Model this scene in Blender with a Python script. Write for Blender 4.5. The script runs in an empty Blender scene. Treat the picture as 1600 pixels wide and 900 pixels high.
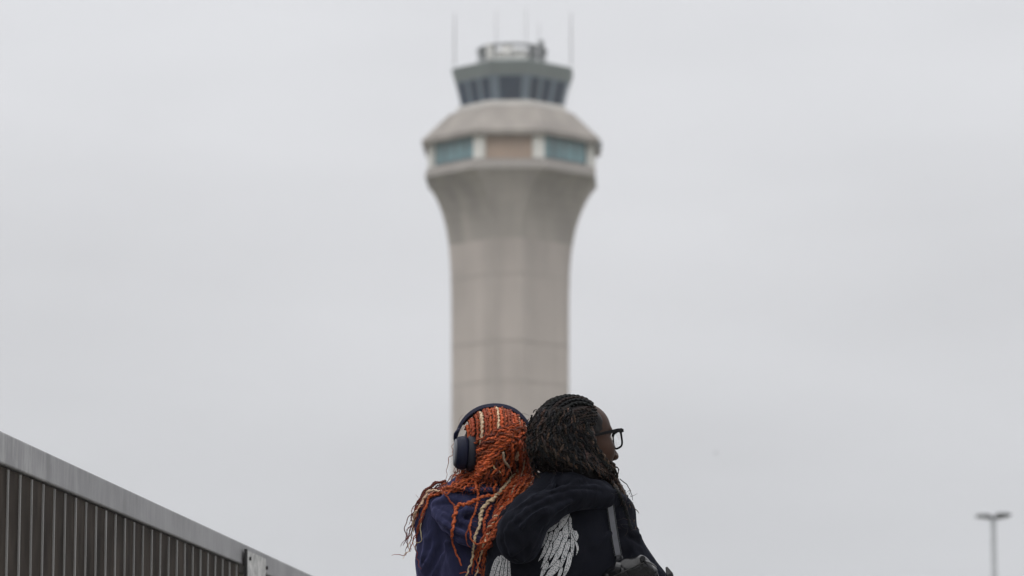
import bpy, bmesh, math, random
import numpy as np
from mathutils import Vector, Matrix
from mathutils.bvhtree import BVHTree

random.seed(7)
rng = np.random.RandomState(11)
SC = bpy.context.scene
COL = SC.collection

# ------------------------------------------------------------------ camera
PITCH = math.radians(8.5)
FPX = 6000.0                      # focal length in photo pixels (1600 wide)
CAMZ = 0.45
cam_d = bpy.data.cameras.new("camera")
cam = bpy.data.objects.new("camera", cam_d)
COL.objects.link(cam)
cam.location = (0, 0, CAMZ)
cam.rotation_euler = (math.radians(90) + PITCH, 0, 0)
cam_d.sensor_width = 36.0
cam_d.lens = FPX / 1600 * 36.0
cam_d.clip_start = 0.1
cam_d.clip_end = 9000
cam_d.dof.use_dof = True
cam_d.dof.focus_distance = 9.95
cam_d.dof.aperture_fstop = 6.0
cam_d.dof.aperture_blades = 9
SC.camera = cam

# ------------------------------------------------------------------ world (overcast)
W = bpy.data.worlds.new("World")
SC.world = W
W.use_nodes = True
nt = W.node_tree
nt.nodes.clear()
SUN_EL, SUN_ROT = math.radians(52), math.radians(215)
out = nt.nodes.new("ShaderNodeOutputWorld")
sky = nt.nodes.new("ShaderNodeTexSky")
sky.sky_type = 'NISHITA'
sky.sun_disc = False
sky.sun_elevation = SUN_EL
sky.sun_rotation = SUN_ROT
bg_sky = nt.nodes.new("ShaderNodeBackground")
bg_sky.inputs["Strength"].default_value = 0.05
desat = nt.nodes.new("ShaderNodeHueSaturation")
desat.inputs["Saturation"].default_value = 0.12
nt.links.new(sky.outputs[0], desat.inputs["Color"])
nt.links.new(desat.outputs[0], bg_sky.inputs["Color"])
# cloud deck: pale grey, brighter towards the zenith, soft broad mottling
tc = nt.nodes.new("ShaderNodeTexCoord")
sep = nt.nodes.new("ShaderNodeSeparateXYZ")
nt.links.new(tc.outputs["Generated"], sep.inputs[0])
ramp = nt.nodes.new("ShaderNodeValToRGB")
nt.links.new(sep.outputs["Z"], ramp.inputs[0])
cr = ramp.color_ramp
cr.elements[0].position = 0.0
cr.elements[0].color = (0.62, 0.632, 0.655, 1)
cr.elements[1].position = 1.0
cr.elements[1].color = (2.2, 2.2, 2.23, 1)
for p, c in ((0.075, (0.64, 0.652, 0.678)), (0.15, (0.715, 0.722, 0.748)), (0.225, (0.77, 0.78, 0.81)), (0.45, (1.12, 1.13, 1.16))):
    e = cr.elements.new(p)
    e.color = (*c, 1)
mp = nt.nodes.new("ShaderNodeMapping")
mp.inputs["Scale"].default_value = (5.0, 5.0, 16.0)
nt.links.new(tc.outputs["Generated"], mp.inputs[0])
nz = nt.nodes.new("ShaderNodeTexNoise")
nz.inputs["Scale"].default_value = 1.3
nz.inputs["Detail"].default_value = 3.0
nz.inputs["Roughness"].default_value = 0.45
nt.links.new(mp.outputs[0], nz.inputs["Vector"])
mr = nt.nodes.new("ShaderNodeMapRange")
mr.inputs["From Min"].default_value = 0.3
mr.inputs["From Max"].default_value = 0.7
mr.inputs["To Min"].default_value = 0.94
mr.inputs["To Max"].default_value = 1.06
nt.links.new(nz.outputs[0], mr.inputs[0])
bg_c = nt.nodes.new("ShaderNodeBackground")
nt.links.new(ramp.outputs[0], bg_c.inputs["Color"])
nt.links.new(mr.outputs[0], bg_c.inputs["Strength"])
mixs = nt.nodes.new("ShaderNodeMixShader")
mixs.inputs[0].default_value = 0.93
nt.links.new(bg_sky.outputs[0], mixs.inputs[1])
nt.links.new(bg_c.outputs[0], mixs.inputs[2])
nt.links.new(mixs.outputs[0], out.inputs["Surface"])

# ------------------------------------------------------------------ sun
sl = bpy.data.lights.new("sun", 'SUN')
sl.energy = 0.5
sl.angle = math.radians(60)
sl.color = (1.0, 0.97, 0.93)
sun = bpy.data.objects.new("sun", sl)
COL.objects.link(sun)
sdir = Vector((math.sin(SUN_ROT) * math.cos(SUN_EL), math.cos(SUN_ROT) * math.cos(SUN_EL), math.sin(SUN_EL)))
sun.rotation_euler = sdir.to_track_quat('Z', 'Y').to_euler()
sun.location = (-5, -5, 20)

SC.view_settings.view_transform = 'Standard'
SC.view_settings.look = 'None'
SC.view_settings.exposure = 0
SC.view_settings.gamma = 1
SC.view_settings.use_curve_mapping = False

# ------------------------------------------------------------------ helpers
FWD = Vector((0, math.cos(PITCH), math.sin(PITCH)))
UP = Vector((0, -math.sin(PITCH), math.cos(PITCH)))
CAM = Vector((0, 0, CAMZ))


def raydir(px, py):
    return (FWD + Vector((1, 0, 0)) * ((px - 800) / FPX) + UP * ((450 - py) / FPX))


def at(px, py, Y):
    """world point that stands at depth Y where the photo shows pixel px,py"""
    d = raydir(px, py)
    return CAM + d * (Y / d.y)


def tag(o, label=None, cat=None, group=None, kind=None):
    if label: o['label'] = label
    if cat: o['category'] = cat
    if group: o['group'] = group
    if kind: o['kind'] = kind
    return o


def empty(name, loc=(0, 0, 0), rz=0):
    o = bpy.data.objects.new(name, None)
    COL.objects.link(o)
    o.location = loc
    o.rotation_euler = (0, 0, rz)
    return o


def mesh_obj(name, verts, faces, mat=None, parent=None, smooth=False):
    me = bpy.data.meshes.new(name)
    me.from_pydata([tuple(v) for v in verts], [], [tuple(f) for f in faces])
    me.update()
    if smooth:
        me.shade_smooth()
    if mat: me.materials.append(mat)
    o = bpy.data.objects.new(name, me)
    COL.objects.link(o)
    if parent: o.parent = parent
    return o


def fast_mesh(name, V, Q, mat=None, parent=None, smooth=True, colors=None):
    me = bpy.data.meshes.new(name)
    V = np.asarray(V, np.float32)
    Q = np.asarray(Q, np.int32)
    n = len(Q)
    me.vertices.add(len(V))
    me.vertices.foreach_set("co", V.ravel())
    me.loops.add(n * 4)
    me.loops.foreach_set("vertex_index", Q.ravel())
    me.polygons.add(n)
    me.polygons.foreach_set("loop_start", np.arange(0, n * 4, 4, dtype=np.int32))
    me.update(calc_edges=True)
    me.validate()
    if smooth: me.shade_smooth()
    if colors is not None:
        ca = me.color_attributes.new("strand_color", 'FLOAT_COLOR', 'POINT')
        ca.data.foreach_set("color", np.asarray(colors, np.float32).ravel())
    if mat: me.materials.append(mat)
    o = bpy.data.objects.new(name, me)
    COL.objects.link(o)
    if parent: o.parent = parent
    return o


class MB:
    """collects simple solids, builds them as one mesh"""
    def __init__(s): s.v = []; s.f = []

    def add(s, vs, fs):
        b = len(s.v)
        s.v += [Vector(v) for v in vs]
        s.f += [tuple(i + b for i in f) for f in fs]
        return s

    def hexa(s, p):   # 8 corners: bottom 4 ccw, top 4 ccw
        return s.add(p, [(3, 2, 1, 0), (4, 5, 6, 7), (0, 1, 5, 4), (1, 2, 6, 5), (2, 3, 7, 6), (3, 0, 4, 7)])

    def box(s, c, d, M=None):
        x, y, z = d[0] / 2, d[1] / 2, d[2] / 2
        p = [Vector(q) for q in ((-x, -y, -z), (x, -y, -z), (x, y, -z), (-x, y, -z), (-x, -y, z), (x, -y, z), (x, y, z), (-x, y, z))]
        if M is not None: p = [M @ q for q in p]
        return s.hexa([q + Vector(c) for q in p])

    def tube(s, pts, r, n=8, caps=True, flat=1.0, closed=False):
        pts = [Vector(p) for p in pts]
        m = len(pts)
        rs = r if isinstance(r, (list, tuple)) else [r] * m
        b = len(s.v)
        N = None
        for i, p in enumerate(pts):
            if closed: t = pts[(i + 1) % m] - pts[i - 1]
            else: t = pts[min(i + 1, m - 1)] - pts[max(i - 1, 0)]
            t.normalize()
            if N is None:
                N = t.orthogonal().normalized()
            N = (N - t * N.dot(t)).normalized()
            Bn = t.cross(N)
            for k in range(n):
                a = 2 * math.pi * k / n
                s.v.append(p + (N * math.cos(a) + Bn * math.sin(a) * flat) * rs[i])
        for i in range(m if closed else m - 1):
            j = (i + 1) % m
            for k in range(n):
                k2 = (k + 1) % n
                s.f.append((b + i * n + k, b + i * n + k2, b + j * n + k2, b + j * n + k))
        if caps and not closed:
            s.f.append(tuple(b + k for k in reversed(range(n))))
            s.f.append(tuple(b + (m - 1) * n + k for k in range(n)))
        return s

    def loft(s, rings, cap0=True, cap1=True):
        b = len(s.v)
        n = len(rings[0])
        for r in rings: s.v += [Vector(q) for q in r]
        for i in range(len(rings) - 1):
            for k in range(n):
                k2 = (k + 1) % n
                s.f.append((b + i * n + k, b + i * n + k2, b + (i + 1) * n + k2, b + (i + 1) * n + k))
        if cap0: s.f.append(tuple(b + k for k in reversed(range(n))))
        if cap1: s.f.append(tuple(b + (len(rings) - 1) * n + k for k in range(n)))
        return s

    def build(s, name, mat, parent=None, smooth=False, bevel=0, seg=2):
        o = mesh_obj(name, s.v, s.f, mat, parent, smooth)
        if bevel:
            m = o.modifiers.new("bevel", 'BEVEL')
            m.width = bevel; m.segments = seg; m.limit_method = 'ANGLE'
        return o


# ------------------------------------------------------------------ materials
def newmat(name):
    m = bpy.data.materials.new(name)
    m.use_nodes = True
    n = m.node_tree
    return m, n, n.nodes["Principled BSDF"]


def pmat(name, base, rough=0.6, metal=0.0, var=0.15, nscale=20.0, bump=0.0, bscale=200.0, stretch=(1, 1, 1), spec=0.5,
         sheen=0.0, base2=None, bdist=0.001):
    m, n, b = newmat(name)
    t = n.nodes.new("ShaderNodeTexCoord")
    mp = n.nodes.new("ShaderNodeMapping")
    mp.inputs["Scale"].default_value = stretch
    n.links.new(t.outputs["Object"], mp.inputs[0])
    ns = n.nodes.new("ShaderNodeTexNoise")
    ns.inputs["Scale"].default_value = nscale
    ns.inputs["Detail"].default_value = 5
    n.links.new(mp.outputs[0], ns.inputs["Vector"])
    r = n.nodes.new("ShaderNodeValToRGB")
    n.links.new(ns.outputs[0], r.inputs[0])
    lo = [c * (1 - var) for c in base]
    hi = [c * (1 + var) for c in (base2 or base)]
    r.color_ramp.elements[0].position = 0.3
    r.color_ramp.elements[0].color = (*lo, 1)
    r.color_ramp.elements[1].position = 0.7
    r.color_ramp.elements[1].color = (*hi, 1)
    n.links.new(r.outputs[0], b.inputs["Base Color"])
    b.inputs["Roughness"].default_value = rough
    b.inputs["Metallic"].default_value = metal
    b.inputs["Specular IOR Level"].default_value = spec
    if sheen:
        b.inputs["Sheen Weight"].default_value = sheen
        b.inputs["Sheen Roughness"].default_value = 0.5
    if bump:
        n2 = n.nodes.new("ShaderNodeTexNoise")
        n2.inputs["Scale"].default_value = bscale
        n2.inputs["Detail"].default_value = 4
        n.links.new(t.outputs["Object"], n2.inputs["Vector"])
        bp = n.nodes.new("ShaderNodeBump")
        bp.inputs["Strength"].default_value = bump
        bp.inputs["Distance"].default_value = bdist
        n.links.new(n2.outputs[0], bp.inputs["Height"])
        n.links.new(bp.outputs[0], b.inputs["Normal"])
    return m


def concrete(name, base, streak=0.16, sc=0.25):
    """poured concrete: broad blotches, vertical weather streaks, fine grain"""
    m, n, b = newmat(name)
    t = n.nodes.new("ShaderNodeTexCoord")
    def noise(scale, stretch, detail=5):
        mp = n.nodes.new("ShaderNodeMapping")
        mp.inputs["Scale"].default_value = stretch
        n.links.new(t.outputs["Object"], mp.inputs[0])
        q = n.nodes.new("ShaderNodeTexNoise")
        q.inputs["Scale"].default_value = scale
        q.inputs["Detail"].default_value = detail
        n.links.new(mp.outputs[0], q.inputs["Vector"])
        return q
    a = noise(sc, (1, 1, 1)); s = noise(sc * 3, (1, 1, 0.06)); g = noise(sc * 30, (1, 1, 1))
    def mul(x, lo, hi, prev):
        r = n.nodes.new("ShaderNodeMapRange")
        r.inputs["From Min"].default_value = 0.3; r.inputs["From Max"].default_value = 0.7
        r.inputs["To Min"].default_value = lo; r.inputs["To Max"].default_value = hi
        n.links.new(x.outputs[0], r.inputs[0])
        if prev is None: return r
        k = n.nodes.new("ShaderNodeMath"); k.operation = 'MULTIPLY'
        n.links.new(prev.outputs[0], k.inputs[0]); n.links.new(r.outputs[0], k.inputs[1])
        return k
    f = mul(a, 1 - streak * .6, 1 + streak * .6, None)
    f = mul(s, 1 - streak, 1 + streak, f)
    f = mul(g, 0.97, 1.03, f)
    mx = n.nodes.new("ShaderNodeVectorMath"); mx.operation = 'SCALE'
    mx.inputs[0].default_value = base
    n.links.new(f.outputs[0], mx.inputs["Scale"])
    n.links.new(mx.outputs[0], b.inputs["Base Color"])
    b.inputs["Roughness"].default_value = 0.9
    b.inputs["Specular IOR Level"].default_value = 0.25
    return m


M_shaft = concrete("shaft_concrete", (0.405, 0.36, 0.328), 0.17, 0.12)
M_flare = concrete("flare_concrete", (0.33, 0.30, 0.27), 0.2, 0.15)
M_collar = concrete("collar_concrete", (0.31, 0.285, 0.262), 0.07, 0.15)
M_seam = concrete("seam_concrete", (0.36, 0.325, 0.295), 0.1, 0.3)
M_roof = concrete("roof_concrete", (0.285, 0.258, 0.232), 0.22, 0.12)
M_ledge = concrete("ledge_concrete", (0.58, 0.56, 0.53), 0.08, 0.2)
M_pillar = pmat("pillar_paint", (0.72, 0.71, 0.67), 0.7, nscale=0.6, var=0.05)
M_tan = pmat("tan_panel", (0.42, 0.31, 0.235), 0.8, nscale=0.5, var=0.06)
M_fascia = pmat("grey_green_metal", (0.16, 0.188, 0.182), 0.55, nscale=0.4, var=0.08)
M_mull = pmat("mullion_metal", (0.115, 0.155, 0.19), 0.5, nscale=0.5, var=0.08)
M_cabglass = pmat("cab_glass", (0.012, 0.028, 0.054), 0.12, nscale=0.25, var=0.35, spec=0.35)
M_teal = pmat("teal_glass", (0.14, 0.265, 0.29), 0.2, nscale=0.35, var=0.25, spec=0.5)
M_frame = pmat("window_frame_metal", (0.10, 0.13, 0.14), 0.5)
M_equip = pmat("white_equipment", (0.62, 0.61, 0.58), 0.6, nscale=1.0)
M_rail = pmat("rail_metal", (0.16, 0.17, 0.17), 0.5)
M_antenna = pmat("antenna_metal", (0.32, 0.31, 0.32), 0.5)

# ------------------------------------------------------------------ ground
M_asph = pmat("asphalt", (0.05, 0.05, 0.052), 0.95, nscale=3, var=0.25, bump=0.4, bscale=80)
M_grass = pmat("dry_grass", (0.075, 0.085, 0.04), 0.95, nscale=0.4, var=0.4, base2=(0.11, 0.10, 0.06))
M_walk = concrete("walk_concrete", (0.30, 0.29, 0.27), 0.12, 2.0)
g = mesh_obj("ground", [(-1300, -500, -0.02), (1300, -500, -0.02), (1300, 1500, -0.02), (-1300, 1500, -0.02)], [(0, 1, 2, 3)], M_grass)
tag(g, kind="structure")
g = mesh_obj("road", [(-80, 13.2, -0.012), (80, 13.2, -0.012), (80, 24, -0.012), (-80, 24, -0.012)], [(0, 1, 2, 3)], M_asph)
tag(g, kind="structure")
g = MB().box((0, 5.6, -0.05), (60, 15.0, 0.1)).build("pavement", M_walk)
tag(g, kind="structure")

hz = MB().box((0, 500, 60), (2700, 2100, 124)).build("haze", None)
tag(hz, kind="stuff")
hm = bpy.data.materials.new("haze_air"); hm.use_nodes = True
hm.node_tree.nodes.clear()
ho = hm.node_tree.nodes.new("ShaderNodeOutputMaterial"); hv = hm.node_tree.nodes.new("ShaderNodeVolumePrincipled")
hv.inputs["Color"].default_value = (.95, .96, .98, 1); hv.inputs["Density"].default_value = 0.00028
hm.node_tree.links.new(hv.outputs[0], ho.inputs["Volume"])
hz.data.materials.append(hm)

# ------------------------------------------------------------------ control tower
TD = 390.0
TX = 0.0


def tz(py, D=TD):
    return at(800, py, D).z


def tm(px, py, D=TD):      # pixel width -> metres at the tower's axis
    z = tz(py, D)
    depth = D * math.cos(PITCH) + (z - CAMZ) * math.sin(PITCH)
    return px * depth / FPX


def octo(a, b, z, ox=0.0):
    return [Vector((ox + x, y, z)) for x, y in ((-b, -a), (b, -a), (a, -b), (a, b), (b, a), (-b, a), (-a, b), (-a, -b))]


def ring(apx, bpx, py):      # the photo row is read at the near side corner, b in front of the axis
    b = tm(bpx, py)
    return octo(tm(apx, py), b, tz(py, TD - b), tm(cxo(py), py))


def cxo(py):     # photo: shaft centre leans 3 px left of the cab's
    return np.interp(py, [107, 230, 400], [1.0, 0.0, -2.5])


tower = empty("control_tower", (TX, TD, 0), math.radians(-2.2))
tag(tower, "tall pale concrete airport control tower with flared top and dark-windowed cab", "control tower")

# shaft and flare as one lofted body each
shaft_prof = [(91, 22, 640), (91, 22, 540), (91.2, 22, 470), (92, 22, 430), (93.5, 21.5, 405), (95.5, 21, 383)]
rg = [octo(tm(91, 640), tm(22, 640), 0, tm(-2.5, 640))] + [ring(*p) for p in shaft_prof]
MB().loft(rg).build("shaft", M_shaft, tower)
flare_prof = [(95.6, 21, 383), (98, 21.5, 368), (101, 23, 352), (105.5, 26, 335), (112, 31, 316), (119, 38, 299), (126, 46, 285), (130.5, 53, 277)]
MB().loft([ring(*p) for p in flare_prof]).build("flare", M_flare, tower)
for y in (437, 541, 603):
    MB().loft([ring(91.45 if y > 500 else 92.3, 22.2, y + 1.0), ring(91.45 if y > 500 else 92.4, 22.2, y - 1.2)]).build("pour_seam", M_seam, tower)
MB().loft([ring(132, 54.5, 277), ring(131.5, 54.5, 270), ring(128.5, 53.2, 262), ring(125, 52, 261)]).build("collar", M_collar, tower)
# window storey
A0, A1, B0 = 123, 123, 51
z0, z1 = tz(261, TD - 3.3), tz(221, TD - 3.3)
MB().loft([ring(121.5, 44.2, 261), ring(121.5, 44.2, 221)]).build("wall", M_tan, tower)
a_ = tm(122.6, 240); b_ = tm(44.8, 240)
cs = octo(a_, b_, 0)
for i in range(8):
    p = cs[i]
    ang = math.atan2(p.y, p.x)
    M = Matrix.Rotation(ang, 3, 'Z')
    MB().box((p.x, p.y, (z0 + z1) / 2), (tm(9, 240), tm(17, 240), z1 - z0 - .06), M).build("pillar", M_pillar, tower)
for i in range(8):
    if i % 2 == 0 and i != 99:
        continue
    p, q = cs[i], cs[(i + 1) % 8]
    d = (q - p); L = d.length; d.normalize()
    n = Vector((d.y, -d.x, 0))
    M = Matrix((d, n, Vector((0, 0, 1)))).transposed()
    mid = (p + q) / 2
    wl = L - tm(20, 240)
    fr = MB()
    zc = (z0 + z1) / 2 + .05; hh = (z1 - z0) * .86
    for dz in (-hh / 2, hh / 2):
        fr.box(mid + Vector((0, 0, zc + dz)) + n * .03, (wl, .16, .14), M)
    for u in (-.5, -.25, 0, .25, .5):
        fr.box(mid + d * (u * wl) + Vector((0, 0, zc)) + n * .03, (.09, .14, hh - .02), M)
    f = fr.build("window", M_frame, tower)
    MB().box(mid + Vector((0, 0, zc)) + n * .0, (wl - .02, .1, hh - .04), M).build("pane", M_teal, f)
# lower roof
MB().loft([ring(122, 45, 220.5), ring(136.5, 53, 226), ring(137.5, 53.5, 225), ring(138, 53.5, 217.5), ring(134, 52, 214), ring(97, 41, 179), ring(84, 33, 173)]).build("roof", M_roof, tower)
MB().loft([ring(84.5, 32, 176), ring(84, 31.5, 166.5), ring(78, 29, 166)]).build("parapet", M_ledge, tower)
# eave floodlight on the right corner
MB().box((tm(137.5, 230), -tm(52, 230), tz(229, TD - 3.3)), (.5, .6, .75)).build("eave_lamp", M_rail, tower)
# cab
MB().loft([ring(76.5, 26, 167), ring(84.5, 28.5, 127)]).build("cab_core", M_cabglass, tower)


def cabring(y, extra=0.0):
    a = np.interp(y, [107, 127, 165], [94.0, 88.2, 78.6]) + extra
    b = np.interp(y, [107, 165], [31.5, 26.5])
    return ring(a, b, y)


MB().loft([cabring(128), cabring(108, .3), cabring(106.5, -.5)]).build("fascia", M_fascia, tower)
MB().loft([cabring(131.5, -.6), cabring(128.2, .1)]).build("window_head", M_mull, tower)
lo = cabring(165.5, 0.2); hi = cabring(128.5, 0.0)
for i in range(8):
    p0, q0, p1, q1 = lo[i], lo[(i + 1) % 8], hi[i], hi[(i + 1) % 8]
    us = [(0.20, 0.80)] if i % 2 == 0 else [(0.05, 0.27), (0.36, 0.60), (0.70, 0.95)]
    nrm = ((q0 - p0).cross(p1 - p0)).normalized()
    for (u0, u1) in us:
        A = p0.lerp(q0, u0); B = p0.lerp(q0, u1); C_ = p1.lerp(q1, u1); D_ = p1.lerp(q1, u0)
        MB().hexa([A - nrm * .15, B - nrm * .15, B - nrm * .02, A - nrm * .02, D_ - nrm * .15, C_ - nrm * .15, C_ - nrm * .02, D_ - nrm * .02]).build("cab_window", M_cabglass, tower)
    # mullions fill the gaps between panes
    ed = [0.0] + [w for u in us for w in u] + [1.0]
    for k in range(0, len(ed), 2):
        A = p0.lerp(q0, ed[k]); B = p0.lerp(q0, ed[k + 1]); C_ = p1.lerp(q1, ed[k + 1]); D_ = p1.lerp(q1, ed[k])
        MB().hexa([A - nrm * .16, B - nrm * .16, B, A, D_ - nrm * .16, C_ - nrm * .16, C_, D_]).build("mullion", M_mull, tower)
MB().loft([cabring(107, -.8), ring(60, 22, 99)]).build("cab_roof", M_fascia, tower)
# rooftop: white drum, ring rail on posts, small box
eq = MB()
eq.loft([[Vector((tm(36, 90) * math.cos(t), tm(36, 90) * math.sin(t), tz(106))) for t in np.linspace(0, 2 * math.pi, 24, endpoint=False)],
         [Vector((tm(34, 90) * math.cos(t), tm(34, 90) * math.sin(t), tz(86))) for t in np.linspace(0, 2 * math.pi, 24, endpoint=False)],
         [Vector((tm(22, 90) * math.cos(t), tm(22, 90) * math.sin(t), tz(81))) for t in np.linspace(0, 2 * math.pi, 24, endpoint=False)]])
eq.build("rooftop_drum", M_equip, tower, smooth=False)
rl = MB()
R = tm(53, 80)
for y, th in ((80, .17), (91, .07)):
    rl.tube([(R * math.cos(t), R * math.sin(t), tz(y)) for t in np.linspace(0, 2 * math.pi, 40, endpoint=False)], th, 6, closed=True)
for t in np.linspace(0, 2 * math.pi, 12, endpoint=False):
    rl.tube([(R * math.cos(t), R * math.sin(t), tz(105)), (R * math.cos(t), R * math.sin(t), tz(80))], .045, 6)
rl.build("railing", M_rail, tower)
MB().box((tm(46, 80), -tm(18, 80), tz(87)), (.55, .5, 2.6)).build("equipment_box", M_rail, tower)
MB().box((tm(-44, 80), -tm(20, 80), tz(88)), (.6, .6, 1.2)).build("equipment_box", M_rail, tower)
for bx_, by_, w_, h_ in ((-30, -40, 1.0, 1.6), (12, -44, 1.3, .9), (34, -30, .8, 1.4), (-8, 20, 1.2, 2.2), (48, 5, .25, 2.2)):
    MB().box((tm(bx_, 80), tm(by_, 80), tz(101) + h_ / 2), (w_, .7, h_)).build("equipment_box", M_equip if w_ > .9 else M_rail, tower)
for px, py, base, yy, r in ((712, 27, 108, -30, .075), (774, 10, 96, 30, .045), (821, 8, 96, 28, .045), (893, 27, 108, -30, .075), (843, 42, 96, -20, .05)):
    x = tm(px - 800, 60); y = tm(yy, 60)
    MB().tube([(x, y, tz(base)), (x, y, tz(py + 30)), (x, y, tz(py))], [r, r * .9, r * .6], 6).build("antenna", M_antenna, tower)

# ------------------------------------------------------------------ far lamp post
LD = 150.0
lp0 = at(1552, 810, LD)
lamp = empty("lamp_post", (lp0.x, LD, 0))
tag(lamp, "tall thin twin-headed lamp post far off at the right edge", "lamp post")
M_pole = pmat("galvanised_steel", (0.30, 0.31, 0.32), 0.45, nscale=2, var=0.1)
M_head = pmat("lamp_housing", (0.06, 0.064, 0.066), 0.5)
zt = lp0.z
MB().tube([(0, 0, 0), (0, 0, zt * .5), (0, 0, zt)], [.15, .125, .10], 12).build("pole", M_pole, lamp, smooth=True)
MB().tube([(-.62, 0, zt + .08), (-.25, 0, zt + .02), (.25, 0, zt + .02), (.62, 0, zt + .1)], .05, 8).build("arm", M_head, lamp)
for s, dz in ((-1, 0.10), (1, .15)):
    c = Vector((s * .38, 0, zt + dz))
    f = MB().loft([[c + Vector((x * .28, y * .16, -.07)) for x, y in ((-1, -1), (1, -1), (1, 1), (-1, 1))],
                   [c + Vector((x * .33, y * .21, -.02)) for x, y in ((-1, -1), (1, -1), (1, 1), (-1, 1))],
                   [c + Vector((x * .20, y * .15, .06)) for x, y in ((-1, -1), (1, -1), (1, 1), (-1, 1))]]).build("lamp_head", M_head, lamp, bevel=.02)
    MB().box(c + Vector((0, 0, -.075)), (.32, .26, .02)).build("lens", M_equip, f)

# ------------------------------------------------------------------ parapet wall, left
M_beam = None
def beam_mat():
    m, n, b = newmat("weathered_grey_cap")
    t = n.nodes.new("ShaderNodeTexCoord")
    def noise(scale, st, detail=6, rough=.6, off=(0, 0, 0)):
        mp = n.nodes.new("ShaderNodeMapping"); mp.inputs["Scale"].default_value = st
        mp.inputs["Location"].default_value = off
        n.links.new(t.outputs["Object"], mp.inputs[0])
        q = n.nodes.new("ShaderNodeTexNoise"); q.inputs["Scale"].default_value = scale
        q.inputs["Detail"].default_value = detail; q.inputs["Roughness"].default_value = rough
        n.links.new(mp.outputs[0], q.inputs["Vector"]); return q
    def rmp(q, a, b_, lo, hi):
        r = n.nodes.new("ShaderNodeMapRange")
        for k, v in zip(("From Min", "From Max", "To Min", "To Max"), (a, b_, lo, hi)): r.inputs[k].default_value = v
        n.links.new(q.outputs[0], r.inputs[0]); return r
    s1 = noise(34, (1, 1, .16)); s2 = noise(160, (1, 1, .05), 3); bl = noise(4, (1, 1, 1))
    w = noise(16, (1, 1, .22), 6, .75, (3, 1, 0))
    m1 = rmp(s1, .35, .65, .91, 1.09); m2 = rmp(s2, .35, .65, .94, 1.06); m3 = rmp(bl, .35, .65, .82, 1.12)
    wn0 = rmp(w, .50, .62, 0, .75)
    sy = n.nodes.new('ShaderNodeSeparateXYZ'); n.links.new(t.outputs['Object'], sy.inputs[0])
    fy = n.nodes.new('ShaderNodeMapRange')
    for k, v in zip(('From Min', 'From Max', 'To Min', 'To Max'), (-.1, 1.0, 1.0, .12)): fy.inputs[k].default_value = v
    n.links.new(sy.outputs['Y'], fy.inputs[0])
    white = n.nodes.new('ShaderNodeMath'); white.operation = 'MULTIPLY'
    n.links.new(wn0.outputs[0], white.inputs[0]); n.links.new(fy.outputs[0], white.inputs[1])
    k = n.nodes.new("ShaderNodeMath"); k.operation = 'MULTIPLY'
    n.links.new(m1.outputs[0], k.inputs[0]); n.links.new(m2.outputs[0], k.inputs[1])
    k2 = n.nodes.new("ShaderNodeMath"); k2.operation = 'MULTIPLY'
    n.links.new(k.outputs[0], k2.inputs[0]); n.links.new(m3.outputs[0], k2.inputs[1])
    sc = n.nodes.new("ShaderNodeVectorMath"); sc.operation = 'SCALE'
    sc.inputs[0].default_value = (0.232, 0.23, 0.237)
    n.links.new(k2.outputs[0], sc.inputs["Scale"])
    mx = n.nodes.new("ShaderNodeMix"); mx.data_type = 'RGBA'
    n.links.new(white.outputs[0], mx.inputs[0]); n.links.new(sc.outputs[0], mx.inputs[6])
    mx.inputs[7].default_value = (0.38, 0.38, 0.38, 1)
    n.links.new(mx.outputs[2], b.inputs["Base Color"])
    b.inputs["Roughness"].default_value = .5; b.inputs["Metallic"].default_value = .15
    return m
M_beam = beam_mat()
M_board = pmat("dark_brown_board", (0.026, 0.0205, 0.0165), 0.75, nscale=14, var=0.45, stretch=(1, 1, .35), base2=(0.036, 0.029, 0.024), bump=.3, bscale=60, spec=.08)
M_batten = pmat("metal_batten", (0.24, 0.235, 0.23), 0.5, nscale=40, var=.2, stretch=(1, 1, .1))
M_post = pmat("flaking_white_paint", (0.33, 0.33, 0.325), 0.85, nscale=28, var=.18, base2=(0.48, 0.48, 0.47), bump=.4, bscale=120)
M_dark = pmat("dark_gap", (0.02, 0.02, 0.02), 0.9)

YA, YB = 9.0, 12.05            # depth at the groove nearest / farthest in the photo
PA = Vector(((13 - 800) / FPX * YA, YA, 0)); PB = Vector(((370.6 - 800) / FPX * YB, YB, 0))
PA.x = at(13, 800, YA).x; PB.x = at(370.6, 880, YB).x
wd = (PB - PA); nb = 25; stepv = wd / nb
wdir = wd.normalized(); wn = Vector((wdir.y, -wdir.x, 0))    # faces the camera side (+x)
if wn.dot(-PA) < 0: wn = -wn


def wall_pt(s): return PA + wd * s


def line_z(s, ya, yb):     # heights of a line seen at photo rows ya (near) / yb (far)
    za = at(13, ya, YA).z; zb = at(370.6, yb, YB).z
    return za + (zb - za) * s


wall = empty("parapet_wall", (PA.x, PA.y, 0))
tag(wall, "dark brown boarded parapet with light vertical battens and a broad weathered grey cap, running down the left corner", "parapet wall")
Ow = Vector((PA.x, PA.y, 0))
S0, S1 = -0.55, 1.9
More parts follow.
